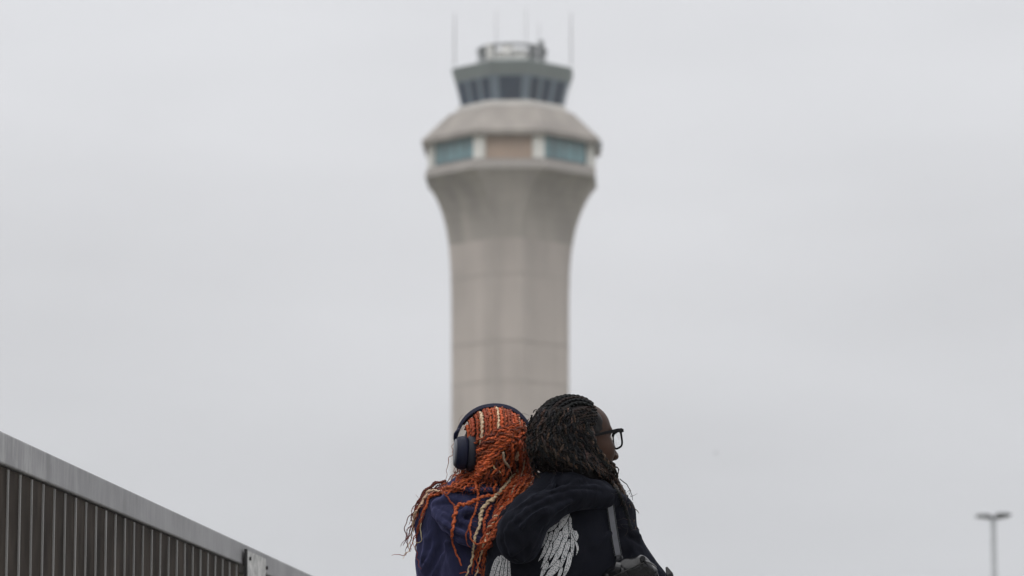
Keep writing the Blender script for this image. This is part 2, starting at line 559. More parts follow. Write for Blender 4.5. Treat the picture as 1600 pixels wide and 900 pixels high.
# top rows: cap top at x=13 is y=679 ; at x=370 y=847 ; cap bottom 730 / 879
def captop(s): return line_z(s, 681.0, 845.8)
def capbot(s): return line_z(s, 730, 879.5)
def extr(s_a, s_b, za0, za1, zb0, zb1, back, front, o=Ow):
    pa, pb = wall_pt(s_a) - o, wall_pt(s_b) - o
    return [pa + wn * front + Vector((0, 0, za0)), pb + wn * front + Vector((0, 0, zb0)), pb - wn * back + Vector((0, 0, zb0)), pa - wn * back + Vector((0, 0, za0)),
            pa + wn * front + Vector((0, 0, za1)), pb + wn * front + Vector((0, 0, zb1)), pb - wn * back + Vector((0, 0, zb1)), pa - wn * back + Vector((0, 0, za1))]
sj = 1.0 + 0.45 / nb
cap = MB().hexa(extr(S0, S1, capbot(S0), captop(S0), capbot(S1), captop(S1), .25, .005)).build("cap_beam", M_beam, wall, bevel=.004)
MB().hexa(extr(S0, sj, 0, capbot(S0) - .003, 0, capbot(sj) - .003, .2, -.0045)).build("board_panel", M_board, wall)
for i in range(-5, nb + 1):
    s = i / nb
    p = wall_pt(s) - Ow
    hw = 0.0028 + .0005 * math.sin(i * 2.3)
    c0, c1 = p - wdir * hw, p + wdir * hw
    zz = capbot(s) - .006
    MB().hexa([c0 + wn * .0, c1 + wn * .0, c1 - wn * .008, c0 - wn * .008] + [q + Vector((0, 0, zz)) for q in (c0 + wn * .0, c1 + wn * .0, c1 - wn * .008, c0 - wn * .008)]).build("batten", M_batten, wall)
# end post plate under the cap, flaking white, with two bolts
sp0, sp1 = 1.0 + 0.62 / nb, 1.0 + 3.4 / nb
ptop = at(383, 861, YB + .08).z
pf = MB()
pts = []
p0 = wall_pt(sp0) - Ow; p1 = wall_pt(sp1) - Ow
dzp = (capbot(sp1) - capbot(sp0))
post = MB().hexa([q + Vector((0, 0, 0)) for q in (p0 + wn * .020, p1 + wn * .020, p1 + wn * .0112, p0 + wn * .0112)] +
          [p0 + wn * .020 + Vector((0, 0, ptop)), p1 + wn * .020 + Vector((0, 0, ptop + dzp)), p1 + wn * .0112 + Vector((0, 0, ptop + dzp)), p0 + wn * .0112 + Vector((0, 0, ptop))]).build("end_post", M_post, wall)
pg0 = wall_pt(sp0 - .13 / nb) - Ow
MB().hexa([pg0 + wn * .0185, p0 + wn * .0195, p0 + wn * .0110, pg0 + wn * .0110] + [q + Vector((0, 0, ptop + .005)) for q in (pg0 + wn * .0185, p0 + wn * .0195, p0 + wn * .0110, pg0 + wn * .0110)]).build("joint_gap", M_dark, wall)
for (bx, by) in ((384.5, 873), (415, 887.5)):
    s = sp0 + (sp1 - sp0) * (bx - 381.5) / 33.0
    q = wall_pt(s) - Ow
    zz = at(bx, by, wall_pt(s).y).z
    MB().tube([q + wn * .018 + Vector((0, 0, zz)), q + wn * .026 + Vector((0, 0, zz))], .006, 6).build("bolt", M_dark, wall)
MB().hexa(extr(sp1 - .001, S1, 0, capbot(sp1) - .003, 0, capbot(S1) - .003, .2, .0)).build("base_wall", M_walk, wall)

# a far bird
bp_ = at(1119, 708, 70)
bird = empty("bird", bp_)
bird.scale = (.65, .65, .65)
tag(bird, "tiny grey bird gliding far off in the sky right of the two people", "bird")
M_bird = pmat("bird_grey", (0.2, 0.2, 0.21), 0.8)
MB().tube([(-.05, 0, -.035), (-.03, 0, -.02), (0, 0, 0), (.02, 0, .012)], [.004, .014, .016, .006], 8).build("body", M_bird, bird, smooth=True)
for s in (-1, 1):
    MB().tube([(0, 0, 0), (.01, s * .05, .03), (-.015, s * .11, .035)], [.014, .012, .003], 6, flat=.3).build("wing", M_bird, bird)


# ================================================================== SDF modelling
class SDF:
    def __init__(s, lo, hi, h, zsplit=None):
        s.x = np.arange(lo[0], hi[0], h, dtype=np.float32)
        s.y = np.arange(lo[1], hi[1], h, dtype=np.float32)
        if zsplit:      # fine above zsplit[0], coarse below
            zc = np.arange(lo[2], zsplit[0], zsplit[1])
            zf = np.arange(zsplit[0], hi[2], h)
            s.z = np.concatenate([zc, zf]).astype(np.float32)
        else:
            s.z = np.arange(lo[2], hi[2], h, dtype=np.float32)
        s.V = np.full((len(s.x), len(s.y), len(s.z)), 0.5, np.float32)

    def _box(s, lo, hi, m):
        sl = []
        for ax, a, b in ((s.x, lo[0], hi[0]), (s.y, lo[1], hi[1]), (s.z, lo[2], hi[2])):
            i = max(0, int(np.searchsorted(ax, a - m)) - 1); j = min(len(ax), int(np.searchsorted(ax, b + m)) + 1)
            sl.append(slice(i, j))
        if any(q.stop <= q.start for q in sl): return None, None
        P = np.meshgrid(s.x[sl[0]], s.y[sl[1]], s.z[sl[2]], indexing='ij', sparse=True)
        return tuple(sl), P

    def _comb(s, sl, d, k, op):
        a = s.V[sl]
        if op == 'sub':
            d = -d
            if k > 0:
                h = np.clip(.5 - .5 * (a - d) / k, 0, 1)
                r = a + (d - a) * h + k * h * (1 - h)
            else: r = np.maximum(a, d)
        else:
            if k > 0:
                h = np.clip(.5 + .5 * (a - d) / k, 0, 1)
                r = a + (d - a) * h - k * h * (1 - h)
            else: r = np.minimum(a, d)
        s.V[sl] = r

    def cap(s, a, b, ra, rb=None, k=.02, sy=1.0, op='add'):
        rb = ra if rb is None else rb
        a = np.array(a, np.float32); b = np.array(b, np.float32)
        R = max(ra, rb) * max(1, 1 / sy)
        sl, P = s._box(np.minimum(a, b) - R, np.maximum(a, b) + R, .05 + k)
        if sl is None: return s
        ba = (b - a) * np.array([1, sy, 1], np.float32)
        px, py, pz = P[0] - a[0], (P[1] - a[1]) * sy, P[2] - a[2]
        L = float((ba ** 2).sum()) + 1e-9
        h = np.clip((px * ba[0] + py * ba[1] + pz * ba[2]) / L, 0, 1)
        d = np.sqrt((px - h * ba[0]) ** 2 + (py - h * ba[1]) ** 2 + (pz - h * ba[2]) ** 2) - (ra + (rb - ra) * h)
        s._comb(sl, d, k, op)
        return s

    def path(s, pts, rs, k=.02, sy=1.0):
        if not isinstance(rs, (list, tuple)): rs = [rs] * len(pts)
        for i in range(len(pts) - 1): s.cap(pts[i], pts[i + 1], rs[i], rs[i + 1], k if i == 0 else k * .6, sy)
        return s

    def ell(s, c, r, k=.02, M=None, op='add'):
        c = np.array(c, np.float32); r = np.array(r, np.float32)
        R = float(r.max()) if M is not None else r
        sl, P = s._box(c - R, c + R, .05 + k)
        if sl is None: return s
        q = [P[0] - c[0], P[1] - c[1], P[2] - c[2]]
        if M is not None:     # columns of M are the local axes
            M = np.array(M, np.float32)
            q = [q[0] * M[0, i] + q[1] * M[1, i] + q[2] * M[2, i] for i in range(3)]
        k0 = np.sqrt((q[0] / r[0]) ** 2 + (q[1] / r[1]) ** 2 + (q[2] / r[2]) ** 2)
        k1 = np.sqrt((q[0] / r[0] ** 2) ** 2 + (q[1] / r[1] ** 2) ** 2 + (q[2] / r[2] ** 2) ** 2) + 1e-6
        d = k0 * (k0 - 1) / k1
        s._comb(sl, d, k, op)
        return s

    def wobble(s, amp, freq, seed=0, stretch=(1, 1, 1)):
        r = np.random.RandomState(seed)
        X, Y, Z = np.meshgrid(s.x * stretch[0], s.y * stretch[1], s.z * stretch[2], indexing='ij', sparse=True)
        acc = 0
        for i in range(5):
            v = r.normal(size=3); v /= np.linalg.norm(v)
            f = freq * (1 + .5 * i)
            ph = r.uniform(0, 6.28)
            v2 = r.normal(size=3)
            acc = acc + np.sin((X * v[0] + Y * v[1] + Z * v[2]) * f + ph + 1.3 * np.sin((X * v2[0] + Y * v2[1] + Z * v2[2]) * f * .45)) / (1 + .6 * i)
        s.V += (acc * amp).astype(np.float32)
        return s

    def mesh(s):
        V = s.V; I = V < 0
        nx, ny, nz = V.shape
        cnt = np.zeros((nx - 1, ny - 1, nz - 1), np.int8)
        for a in (0, 1):
            for b in (0, 1):
                for c in (0, 1):
                    cnt += I[a:nx - 1 + a, b:ny - 1 + b, c:nz - 1 + c]
        act = (cnt > 0) & (cnt < 8)
        ci = np.argwhere(act)
        idx = -np.ones(act.shape, np.int64); idx[act] = np.arange(len(ci))
        acc = np.zeros((len(ci), 3)); w = np.zeros(len(ci))
        ax = [s.x, s.y, s.z]
        for d in range(3):
            o1, o2 = [q for q in range(3) if q != d]
            for u in (0, 1):
                for v in (0, 1):
                    A = ci.copy(); A[:, o1] += u; A[:, o2] += v
                    B = A.copy(); B[:, d] += 1
                    va = V[A[:, 0], A[:, 1], A[:, 2]]; vb = V[B[:, 0], B[:, 1], B[:, 2]]
                    cr_ = (va < 0) != (vb < 0)
                    t = np.where(cr_, va / np.where(cr_, va - vb, 1), 0)
                    P = np.stack([ax[q][A[:, q]] for q in range(3)], 1).astype(np.float64)
                    P[:, d] += t * (ax[d][B[:, d]] - ax[d][A[:, d]])
                    acc[cr_] += P[cr_]; w[cr_] += 1
        P = acc / w[:, None]
        quads = []
        for d in range(3):
            o1, o2 = [(1, 2), (2, 0), (0, 1)][d]
            sl0 = [slice(None)] * 3; sl1 = [slice(None)] * 3
            sl0[d] = slice(0, -1); sl1[d] = slice(1, None)
            E = I[tuple(sl0)] != I[tuple(sl1)]
            e = np.argwhere(E)
            ok = (e[:, o1] > 0) & (e[:, o2] > 0) & (e[:, o1] < V.shape[o1] - 1) & (e[:, o2] < V.shape[o2] - 1)
            e = e[ok]
            inside = I[e[:, 0], e[:, 1], e[:, 2]]
            def cell(u, v):
                q = e.copy(); q[:, o1] -= u; q[:, o2] -= v
                return idx[q[:, 0], q[:, 1], q[:, 2]]
            c0, c1, c2, c3 = cell(1, 1), cell(0, 1), cell(0, 0), cell(1, 0)
            q = np.stack([c0, c1, c2, c3], 1)
            q[~inside] = q[~inside][:, ::-1]
            quads.append(q)
        Q = np.concatenate(quads)
        Q = Q[(Q >= 0).all(1)]
        return P, Q


def crease(s, Yc, lines):
    """folds pressed into / raised on the cloth where it faces the viewer's side; each line: path, radius, 'add' or 'sub'"""
    P, Q = s.mesh()
    t = BVHTree.FromPolygons([tuple(v) for v in P], [tuple(int(i) for i in q) for q in Q])
    for pts, r, op in lines:
        c = []
        for i in range(len(pts) - 1):
            for u in (0, .5):
                c.append((pts[i][0] * (1 - u) + pts[i + 1][0] * u, pts[i][1] * (1 - u) + pts[i + 1][1] * u))
        c.append(pts[-1])
        W3 = []
        for p in c:
            d = raydir(*p).normalized()
            h = t.ray_cast(CAM, d)
            if h[0] is None: continue
            W3.append(h[0] + d * (.55 * r if op == 'add' else -.35 * r))
        n = len(W3)
        for i in range(n - 1):
            f0 = .35 + .65 * math.sin(math.pi * min(1, (i + .3) / n)); f1 = .35 + .65 * math.sin(math.pi * min(1, (i + 1.3) / n))
            s.cap(W3[i], W3[i + 1], r * f0, r * f1, r * (.9 if op == 'add' else .8), op=op)
    return s


def sdf_obj(s, name, mat, parent=None):
    P, Q = s.mesh()
    return fast_mesh(name, P, Q, mat, parent), P, Q


# ------------------------------------------------------------------ cloth, skin, hair materials
def fabric(name, base, sheen=.25, tint=(.5, .5, .6)):
    m, n, b = newmat(name)
    t = n.nodes.new("ShaderNodeTexCoord")
    a = n.nodes.new("ShaderNodeTexNoise"); a.inputs["Scale"].default_value = 9; a.inputs["Detail"].default_value = 6
    n.links.new(t.outputs["Object"], a.inputs["Vector"])
    r = n.nodes.new("ShaderNodeValToRGB"); n.links.new(a.outputs[0], r.inputs[0])
    r.color_ramp.elements[0].position = .3; r.color_ramp.elements[0].color = (*[c * .8 for c in base], 1)
    r.color_ramp.elements[1].position = .7; r.color_ramp.elements[1].color = (*[c * 1.25 for c in base], 1)
    n.links.new(r.outputs[0], b.inputs["Base Color"])
    b.inputs["Roughness"].default_value = .95
    b.inputs["Specular IOR Level"].default_value = .06
    b.inputs["Sheen Weight"].default_value = sheen
    b.inputs["Sheen Roughness"].default_value = .6
    b.inputs["Sheen Tint"].default_value = (*tint, 1)
    f = n.nodes.new("ShaderNodeTexNoise"); f.inputs["Scale"].default_value = 300; f.inputs["Detail"].default_value = 2
    n.links.new(t.outputs["Object"], f.inputs["Vector"])
    # soft creases
    mp = n.nodes.new("ShaderNodeMapping"); mp.inputs["Rotation"].default_value = (.4, .6, .2); mp.inputs["Scale"].default_value = (1, 1, .45)
    n.links.new(t.outputs["Object"], mp.inputs[0])
    c = n.nodes.new("ShaderNodeTexNoise"); c.inputs["Scale"].default_value = 16; c.inputs["Detail"].default_value = 3
    c.inputs["Distortion"].default_value = 1.2
    n.links.new(mp.outputs[0], c.inputs["Vector"])
    b1 = n.nodes.new("ShaderNodeBump"); b1.inputs["Strength"].default_value = .6; b1.inputs["Distance"].default_value = .0012
    n.links.new(f.outputs[0], b1.inputs["Height"])
    b2 = n.nodes.new("ShaderNodeBump"); b2.inputs["Strength"].default_value = .6; b2.inputs["Distance"].default_value = .018
    n.links.new(c.outputs[0], b2.inputs["Height"]); n.links.new(b1.outputs[0], b2.inputs["Normal"])
    n.links.new(b2.outputs[0], b.inputs["Normal"])
    return m


M_black = fabric("black_fleece", (0.0045, 0.005, 0.0078), .05, (.45, .5, .7))
M_navy = fabric("navy_fleece", (0.015, 0.0165, 0.040), .24, (.4, .4, .8))
M_jean = fabric("dark_denim", (0.02, 0.025, 0.04), .1)
M_shoe = pmat("shoe_rubber", (0.03, 0.03, 0.032), .6)
M_skin = pmat("dark_brown_skin", (0.034, 0.016, 0.010), .5, nscale=30, var=.15, bump=.2, bscale=500, spec=.14, bdist=.0005)
M_skin.node_tree.nodes["Principled BSDF"].inputs["Subsurface Weight"].default_value = .05
M_eye = pmat("eye_white", (0.55, 0.52, 0.5), .2, var=.05)


def hair_mat(name, spec=.4, rough=.5):
    m, n, b = newmat(name)
    a = n.nodes.new("ShaderNodeVertexColor"); a.layer_name = "strand_color"
    t = n.nodes.new("ShaderNodeTexCoord")
    q = n.nodes.new("ShaderNodeTexNoise"); q.inputs["Scale"].default_value = 260; q.inputs["Detail"].default_value = 3
    n.links.new(t.outputs["Object"], q.inputs["Vector"])
    r = n.nodes.new("ShaderNodeMapRange")
    for k, v in zip(("From Min", "From Max", "To Min", "To Max"), (.3, .7, .7, 1.35)): r.inputs[k].default_value = v
    n.links.new(q.outputs[0], r.inputs[0])
    s = n.nodes.new("ShaderNodeVectorMath"); s.operation = 'SCALE'
    n.links.new(a.outputs[0], s.inputs[0]); n.links.new(r.outputs[0], s.inputs["Scale"])
    n.links.new(s.outputs[0], b.inputs["Base Color"])
    b.inputs["Roughness"].default_value = rough
    b.inputs["Specular IOR Level"].default_value = spec
    bp = n.nodes.new("ShaderNodeBump"); bp.inputs["Strength"].default_value = .3; bp.inputs["Distance"].default_value = .0008
    n.links.new(q.outputs[0], bp.inputs["Height"]); n.links.new(bp.outputs[0], b.inputs["Normal"])
    return m


M_hairR = hair_mat("auburn_twist_hair", .2, .55)
M_hairD = hair_mat("dark_twist_hair", .12, .45)

# ================================================================== people
Y1, Y2 = 10.05, 9.93        # orange-haired person, dark-haired person


def w1(px, py, dy=0.0): return at(px, py, Y1 + dy)
def w2(px, py, dy=0.0): return at(px, py, Y2 + dy)


def head_frame(alpha, pitch, roll=0.0):
    """columns: forward, left, up; alpha measured from +X towards +Y"""
    F = Vector((math.cos(alpha) * math.cos(pitch), math.sin(alpha) * math.cos(pitch), math.sin(pitch)))
    L = Vector((-math.sin(alpha), math.cos(alpha), 0))
    U = F.cross(L)
    if roll:
        R = Matrix.Rotation(roll, 3, F)
        L = R @ L; U = R @ U
    return Matrix((F, L, U)).transposed()


def add_head(s, O, M, neck_to, neck_r=.05):
    def T(f, l, u): return O + M @ Vector((f, l, u))
    s.ell(T(-.012, 0, .030), (.100, .076, .086), 0.01, M)
    s.ell(T(.028, 0, -.035), (.062, .060, .078), .03, M)
    s.ell(T(.046, 0, .036), (.046, .058, .052), .02, M)
    for sg in (-1, 1):
        s.ell(T(.046, sg * .042, -.030), (.036, .027, .036), .015, M)
        s.cap(T(0, sg * .052, -.055), T(.066, sg * .014, -.098), .016, .016, .02)
        s.ell(T(.0935, sg * .032, .0), (.014, .017, .012), .012, M, op='sub')
        s.cap(T(.083, sg * .014, .021), T(.074, sg * .046, .020), .0085, .007, .012)
        s.ell(T(-.008, sg * .077, -.012), (.019, .008, .031), .008, M)
    s.cap(T(.089, 0, .002), T(.109, 0, -.039), .0070, .0112, .010)
    for sg in (-1, 1): s.ell(T(.101, sg * .013, -.044), (.011, .009, .008), .006, M)
    s.cap(T(.086, -.016, -.067), T(.086, .016, -.067), .008, .008, .012)
    s.ell(T(.093, 0, -.066), (.011, .021, .0065), .006, M)
    s.ell(T(.091, 0, -.078), (.0105, .018, .0075), .005, M)
    s.ell(T(.078, 0, -.104), (.019, .022, .018), .018, M)
    s.cap(T(-.022, 0, -.050), neck_to, neck_r, neck_r * 1.12, .03)
    return T


def build_person(name, label, Yc, cx, O, M, base_px, mats, arms, seed):
    """full figure: continuous body (head, torso, arms, hands, legs), trousers, shoes"""
    at_ = lambda px, py, dy=0.0: at(px, py, Yc + dy)
    sx = at_(cx, 900).x
    root_lo = Vector((sx - .36, Yc - .30, -.01)); root_hi = Vector((sx + .42, Yc + .40, O.z + .18))
    s = SDF(root_lo, root_hi, .0042, (O.z - .2, .011))
    neckb = at_(*base_px)
    T = add_head(s, O, M, neckb)
    zS = neckb.z
    # torso
    c = Vector((sx, Yc, 0))
    s.cap(c + Vector((-.13, 0, zS - .075)), c + Vector((.13, 0, zS - .075)), .045, .045, .03)
    s.ell(c + Vector((0, 0, zS - .22)), (.150, .095, .20), .04)
    s.ell(c + Vector((0, .0, zS - .45)), (.135, .09, .16), .05)
    s.ell(c + Vector((0, .0, zS - .56)), (.155, .10, .12), .05)
    s.cap(c, c + Vector((0, 0, .001)), .001)
    for sg in (-1, 1):      # legs
        hip = c + Vector((sg * .08, 0, .82)); kn = c + Vector((sg * .095, .02, .47)); an = c + Vector((sg * .10, 0, .09))
        s.cap(hip, kn, .078, .052, .03); s.cap(kn, an, .050, .033, .02)
        s.cap(an, c + Vector((sg * .11, .11, .035)), .034, .026, .02)
    for (sh, el, ha) in arms:
        sh, el, ha = [Vector(q) for q in (sh, el, ha)]
        s.cap(sh, el, .042, .036, .03); s.cap(el, ha, .034, .024, .02)
        d = (ha - el).normalized()
        s.ell(ha + d * .04, (.035, .028, .035), .015)
        side = d.cross(Vector((0, 0, 1))).normalized()
        for k in range(4):
            b = ha + d * .065 + Vector((0, 0, .024 - .016 * k))
            s.cap(b, b + d * (.05 - .004 * abs(k - 1.5)) + side * .01, .009, .0075, .004)
        s.cap(ha + d * .02 + Vector((0, 0, .02)), ha + d * .06 + Vector((0, 0, .055)), .010, .008, .006)
    body, P, Q = sdf_obj(s, name, mats['skin'])
    tag(body, label, "person")
    # trousers
    s = SDF(Vector((sx - .26, Yc - .2, .03)), Vector((sx + .26, Yc + .24, .98)), .009)
    s.ell(c + Vector((0, 0, .90)), (.178, .125, .13), .04)
    for sg in (-1, 1):
        hip = c + Vector((sg * .085, 0, .82)); kn = c + Vector((sg * .098, .02, .47)); an = c + Vector((sg * .10, .0, .10))
        s.cap(hip, kn, .098, .075, .03); s.cap(kn, an, .072, .062, .02)
    s.wobble(.0025, 40, seed)
    sdf_obj(s, "trousers", mats['trousers'], body)
    for sg in (-1, 1):
        s = SDF(Vector((sx + sg * .11 - .08, Yc - .12, -.005)), Vector((sx + sg * .11 + .08, Yc + .24, .15)), .006)
        s.cap(c + Vector((sg * .10, -.03, .05)), c + Vector((sg * .115, .15, .042)), .046, .04, .02)
        s.cap(c + Vector((sg * .10, -.01, .05)), c + Vector((sg * .10, -.01, .10)), .042, .042, .02)
        s.V = np.maximum(s.V, -(s.z[None, None, :] - .002))
        sdf_obj(s, "shoe", M_shoe, body)
    return body, P, Q, T


# ---- orange-haired person (left): facing away, head tipped slightly to the right
M1 = head_frame(math.radians(99), math.radians(-4), math.radians(5))
O1 = w1(771, 713)
p1 = build_person("person", "person with orange and blond twists in a navy hoodie, seen from behind on the left",
                  Y1, 752, O1, M1, (766, 775), {'skin': M_skin, 'trousers': M_jean},
                  [(w1(682, 815), w1(672, 930, .02), w1(712, 985, .17)), (w1(818, 815), w1(828, 930, .02), w1(780, 985, .17))], 3)
body1, P1v, P1q, T1 = p1
# ---- dark-haired person (right): back to us, head turned right and away
M2 = head_frame(math.radians(31), math.radians(4), math.radians(-8))
O2 = w2(902, 691)
p2 = build_person("person", "person with dark twists and glasses in a black winged hoodie, face turned right",
                  Y2, 885, O2, M2, (893, 775), {'skin': M_skin, 'trousers': M_jean},
                  [(w2(806, 830), w2(790, 950, .0), w2(850, 1000, .17)), (w2(950, 828), w2(1008, 935, 0), w2(940, 995, .17))], 5)
body2, P2v, P2q, T2 = p2

# ---- navy hoodie (P1)
s = SDF(w1(600, 1130, -.30), Vector((w1(880, 700).x, Y1 + .32, w1(700, 735).z)), .0045)
# shoulders, back, arms
s.path([w1(688, 812, -.0), w1(735, 776, -.01), w1(800, 780, -.01), w1(835, 815, 0)], [.066, .060, .060, .066], .03, 1.1)
s.ell(w1(748, 900, .0), (.150, .118, .24), .05)
s.ell(w1(750, 1010, .0), (.165, .125, .17), .05)
s.path([w1(691, 822, -.005), w1(683, 875, -.01), w1(686, 935, .01), w1(720, 990, .14)], [.064, .056, .054, .042], .025)
s.path([w1(815, 822, -.005), w1(824, 875, 0), w1(822, 935, .02), w1(790, 990, .14)], [.064, .056, .054, .042], .025)
# creases at armpit and elbow
for a, b_, r in ((w1(668, 842, -.062), w1(676, 898, -.062), .006), (w1(678, 835, -.068), w1(690, 905, -.07), .006),
                 (w1(697, 850, -.095), w1(715, 915, -.105), .008), (w1(665, 868, -.06), w1(700, 905, -.078), .007)):
    s.cap(a, b_, r * 1.5, r * .6, .012)
s.cap(w1(688, 835, -.085), w1(682, 905, -.082), .006, .009, .018, op='sub')
s.wobble(.0016, 45, 4, (1, 1, .6))
crease(s, Y1, [([(664, 828), (664, 855), (657, 888)], .006, 'add'), ([(690, 838), (673, 866), (659, 892)], .007, 'add'), ([(668, 902), (686, 884), (699, 858)], .007, 'add'),
    ([(676, 832), (669, 858), (660, 880)], .006, 'sub'), ([(684, 870), (674, 888), (664, 905)], .007, 'sub'), ([(722, 862), (735, 880), (738, 905)], .006, 'add')])
hood1_o, HP1, HQ1 = sdf_obj(s, "hoodie", M_navy, body1)
# hood, slumped on the back with a folded loop
s = SDF(w1(630, 900, -.24), Vector((w1(880, 700).x, Y1 + .12, w1(700, 728).z)), .0035)
s.path([w1(700, 772, .03), w1(722, 770, -.05), w1(765, 776, -.075), w1(805, 772, -.04), w1(822, 768, .03)], [.030, .034, .034, .034, .03], .02)
s.path([w1(688, 792, -.055), w1(705, 815, -.095), w1(738, 832, -.115), w1(775, 826, -.115), w1(800, 805, -.09)], [.026, .030, .032, .030, .028], .02, .9)
s.ell(w1(745, 802, -.07), (.085, .055, .055), .03)
s.path([w1(682, 792, -.07), w1(700, 778, -.085), w1(728, 782, -.10), w1(742, 800, -.125)], [.014, .016, .015, .013], .006)
s.path([w1(684, 800, -.085), w1(700, 822, -.118), w1(722, 840, -.138), w1(752, 850, -.148), w1(785, 838, -.14)], [.015, .016, .016, .015, .012], .006)
s.path([w1(742, 800, -.128), w1(726, 796, -.135), w1(714, 804, -.13), w1(718, 818, -.135), w1(735, 822, -.142)], [.009, .010, .010, .010, .008], .004)
s.ell(w1(730, 808, -.155), (.016, .03, .010), .006, op='sub')
s.path([w1(700, 762, -.075), w1(735, 766, -.112), w1(775, 766, -.118)], [.006, .009, .008], .006)
s.cap(w1(692, 806, -.125), w1(716, 828, -.150), .006, .007, .006, op='sub')
s.path([w1(690, 812, -.10), w1(712, 838, -.135), w1(742, 856, -.15)], [.004, .006, .004], .01)
s.wobble(.0012, 60, 8)
crease(s, Y1, [([(746, 791), (728, 789), (714, 796), (708, 806), (712, 818), (728, 827), (750, 832)], .006, 'sub'), ([(744, 797), (728, 797), (718, 805), (722, 815), (738, 820)], .006, 'add'),
    ([(676, 786), (692, 782), (712, 782), (732, 786)], .008, 'add'), ([(668, 796), (686, 812), (706, 828), (730, 840), (758, 846)], .009, 'add'), ([(672, 804), (692, 824), (714, 838), (742, 850)], .006, 'sub'),
    ([(690, 768), (715, 768), (745, 772), (775, 772)], .005, 'sub'), ([(682, 792), (700, 800), (712, 822)], .005, 'sub'), ([(750, 838), (778, 828), (800, 815)], .008, 'add')])
h1o, H1P, H1Q = sdf_obj(s, "hood", M_navy, hood1_o)

# ---- black hoodie (P2)
s = SDF(w2(715, 1130, -.32), Vector((w2(1090, 700).x, Y2 + .34, w2(700, 728).z)), .0045)
s.path([w2(812, 832, -.0), w2(862, 792, -.015), w2(925, 788, -.012), w2(955, 801, 0)], [.070, .066, .064, .060], .03, 1.1)
s.ell(w2(880, 905, .0), (.180, .125, .235), .05)
s.ell(w2(885, 1010, .0), (.185, .13, .17), .05)
s.path([w2(958, 812, .0), w2(972, 850, .0), w2(1010, 915, -.01), w2(1014, 950, .02), w2(950, 1000, .15)], [.056, .052, .055, .052, .042], .02)
s.path([w2(806, 835, .0), w2(795, 890, 0), w2(792, 950, .01), w2(850, 1000, .15)], [.066, .056, .055, .042], .025)
for a, b_, r in ((w2(975, 822, -.055), w2(1000, 838, -.03), .006), (w2(962, 848, -.058), w2(1003, 858, -.03), .006),
                 (w2(930, 850, -.10), w2(960, 830, -.075), .007), (w2(985, 880, -.055), w2(1015, 888, -.04), .007)):
    s.cap(a, b_, r, r * .5, .018)
s.wobble(.0015, 40, 14, (1, 1, .6))
crease(s, Y2, [([(974, 816), (990, 822), (1003, 834)], .006, 'add'), ([(978, 838), (992, 842), (1004, 852)], .006, 'sub'), ([(984, 852), (994, 868), (1004, 876)], .006, 'add'), ([(926, 850), (938, 842), (948, 828)], .006, 'sub')])
hood2_o, HP2, HQ2 = sdf_obj(s, "hoodie", M_black, body2)
s = SDF(w2(740, 920, -.30), Vector((w2(1020, 700).x, Y2 + .12, w2(700, 718).z)), .0035)
# collar wrapping the neck
s.path([w2(852, 756, .03), w2(862, 757, -.05), w2(895, 762, -.095), w2(930, 770, -.080), w2(952, 778, -.02), w2(955, 782, .05)], [.034, .036, .036, .031, .026, .024], .02)
# bag of the hood hanging down to the left
s.path([w2(950, 780, -.060), w2(898, 780, -.112), w2(846, 798, -.135), w2(815, 825, -.135)], [.020, .028, .044, .052], .02)
s.ell(w2(812, 845, -.125), (.058, .055, .060), .03)
s.path([w2(945, 778, -.062), w2(970, 786, -.03), w2(982, 800, .02)], [.022, .020, .014], .02)
s.path([w2(850, 770, -.07), w2(822, 795, -.09), w2(796, 822, -.105)], [.035, .036, .030], .02)
# fold ridges
s.path([w2(972, 783, -.035), w2(962, 772, -.070), w2(930, 764, -.112), w2(880, 768, -.140), w2(835, 785, -.155), w2(800, 808, -.145), w2(786, 832, -.13)], [.008, .010, .012, .014, .015, .015, .013], .008)
s.path([w2(955, 776, -.085), w2(905, 776, -.138), w2(850, 796, -.178), w2(818, 822, -.188)], [.007, .010, .013, .010], .009)
s.path([w2(790, 835, -.16), w2(802, 862, -.168), w2(815, 876, -.155)], [.008, .010, .008], .014)
s.path([w2(868, 742, -.085), w2(862, 760, -.125), w2(845, 776, -.145)], [.006, .007, .005], .012)
s.cap(w2(900, 772, -.160), w2(835, 792, -.185), .006, .008, .010, op='sub')
s.cap(w2(835, 792, -.185), w2(805, 818, -.192), .008, .006, .010, op='sub')
s.cap(w2(852, 812, -.192), w2(822, 842, -.198), .009, .012, .012, op='sub')
s.cap(w2(800, 845, -.19), w2(812, 872, -.185), .007, .006, .010, op='sub')
s.cap(w2(860, 738, -.13), w2(856, 762, -.14), .005, .004, .008, op='sub')
s.wobble(.0012, 50, 9)
crease(s, Y2, [([(940, 767), (918, 764), (895, 764), (862, 772), (835, 786), (810, 802), (793, 818)], .007, 'sub'), ([(935, 772), (912, 770), (890, 772), (858, 782), (824, 799), (799, 820), (786, 842)], .009, 'add'),
    ([(900, 779), (892, 780), (880, 784), (850, 798), (825, 817), (812, 842)], .007, 'sub'), ([(863, 736), (862, 752), (857, 768)], .005, 'sub'), ([(905, 760), (915, 750), (932, 745)], .005, 'sub'), ([(878, 766), (896, 755), (912, 747)], .005, 'add'),
    ([(890, 783), (862, 800), (840, 824), (830, 850)], .009, 'add'), ([(785, 826), (785, 848), (794, 868)], .006, 'sub'), ([(842, 770), (826, 784), (806, 796)], .006, 'add'), ([(800, 872), (815, 866), (828, 852)], .006, 'sub')])
h2o, H2P, H2Q = sdf_obj(s, "hood", M_black, hood2_o)


# ------------------------------------------------------------------ surfaces the hair and prints lie on
def bvh(P, Q): return BVHTree.FromPolygons([tuple(v) for v in P], [tuple(int(i) for i in q) for q in Q])


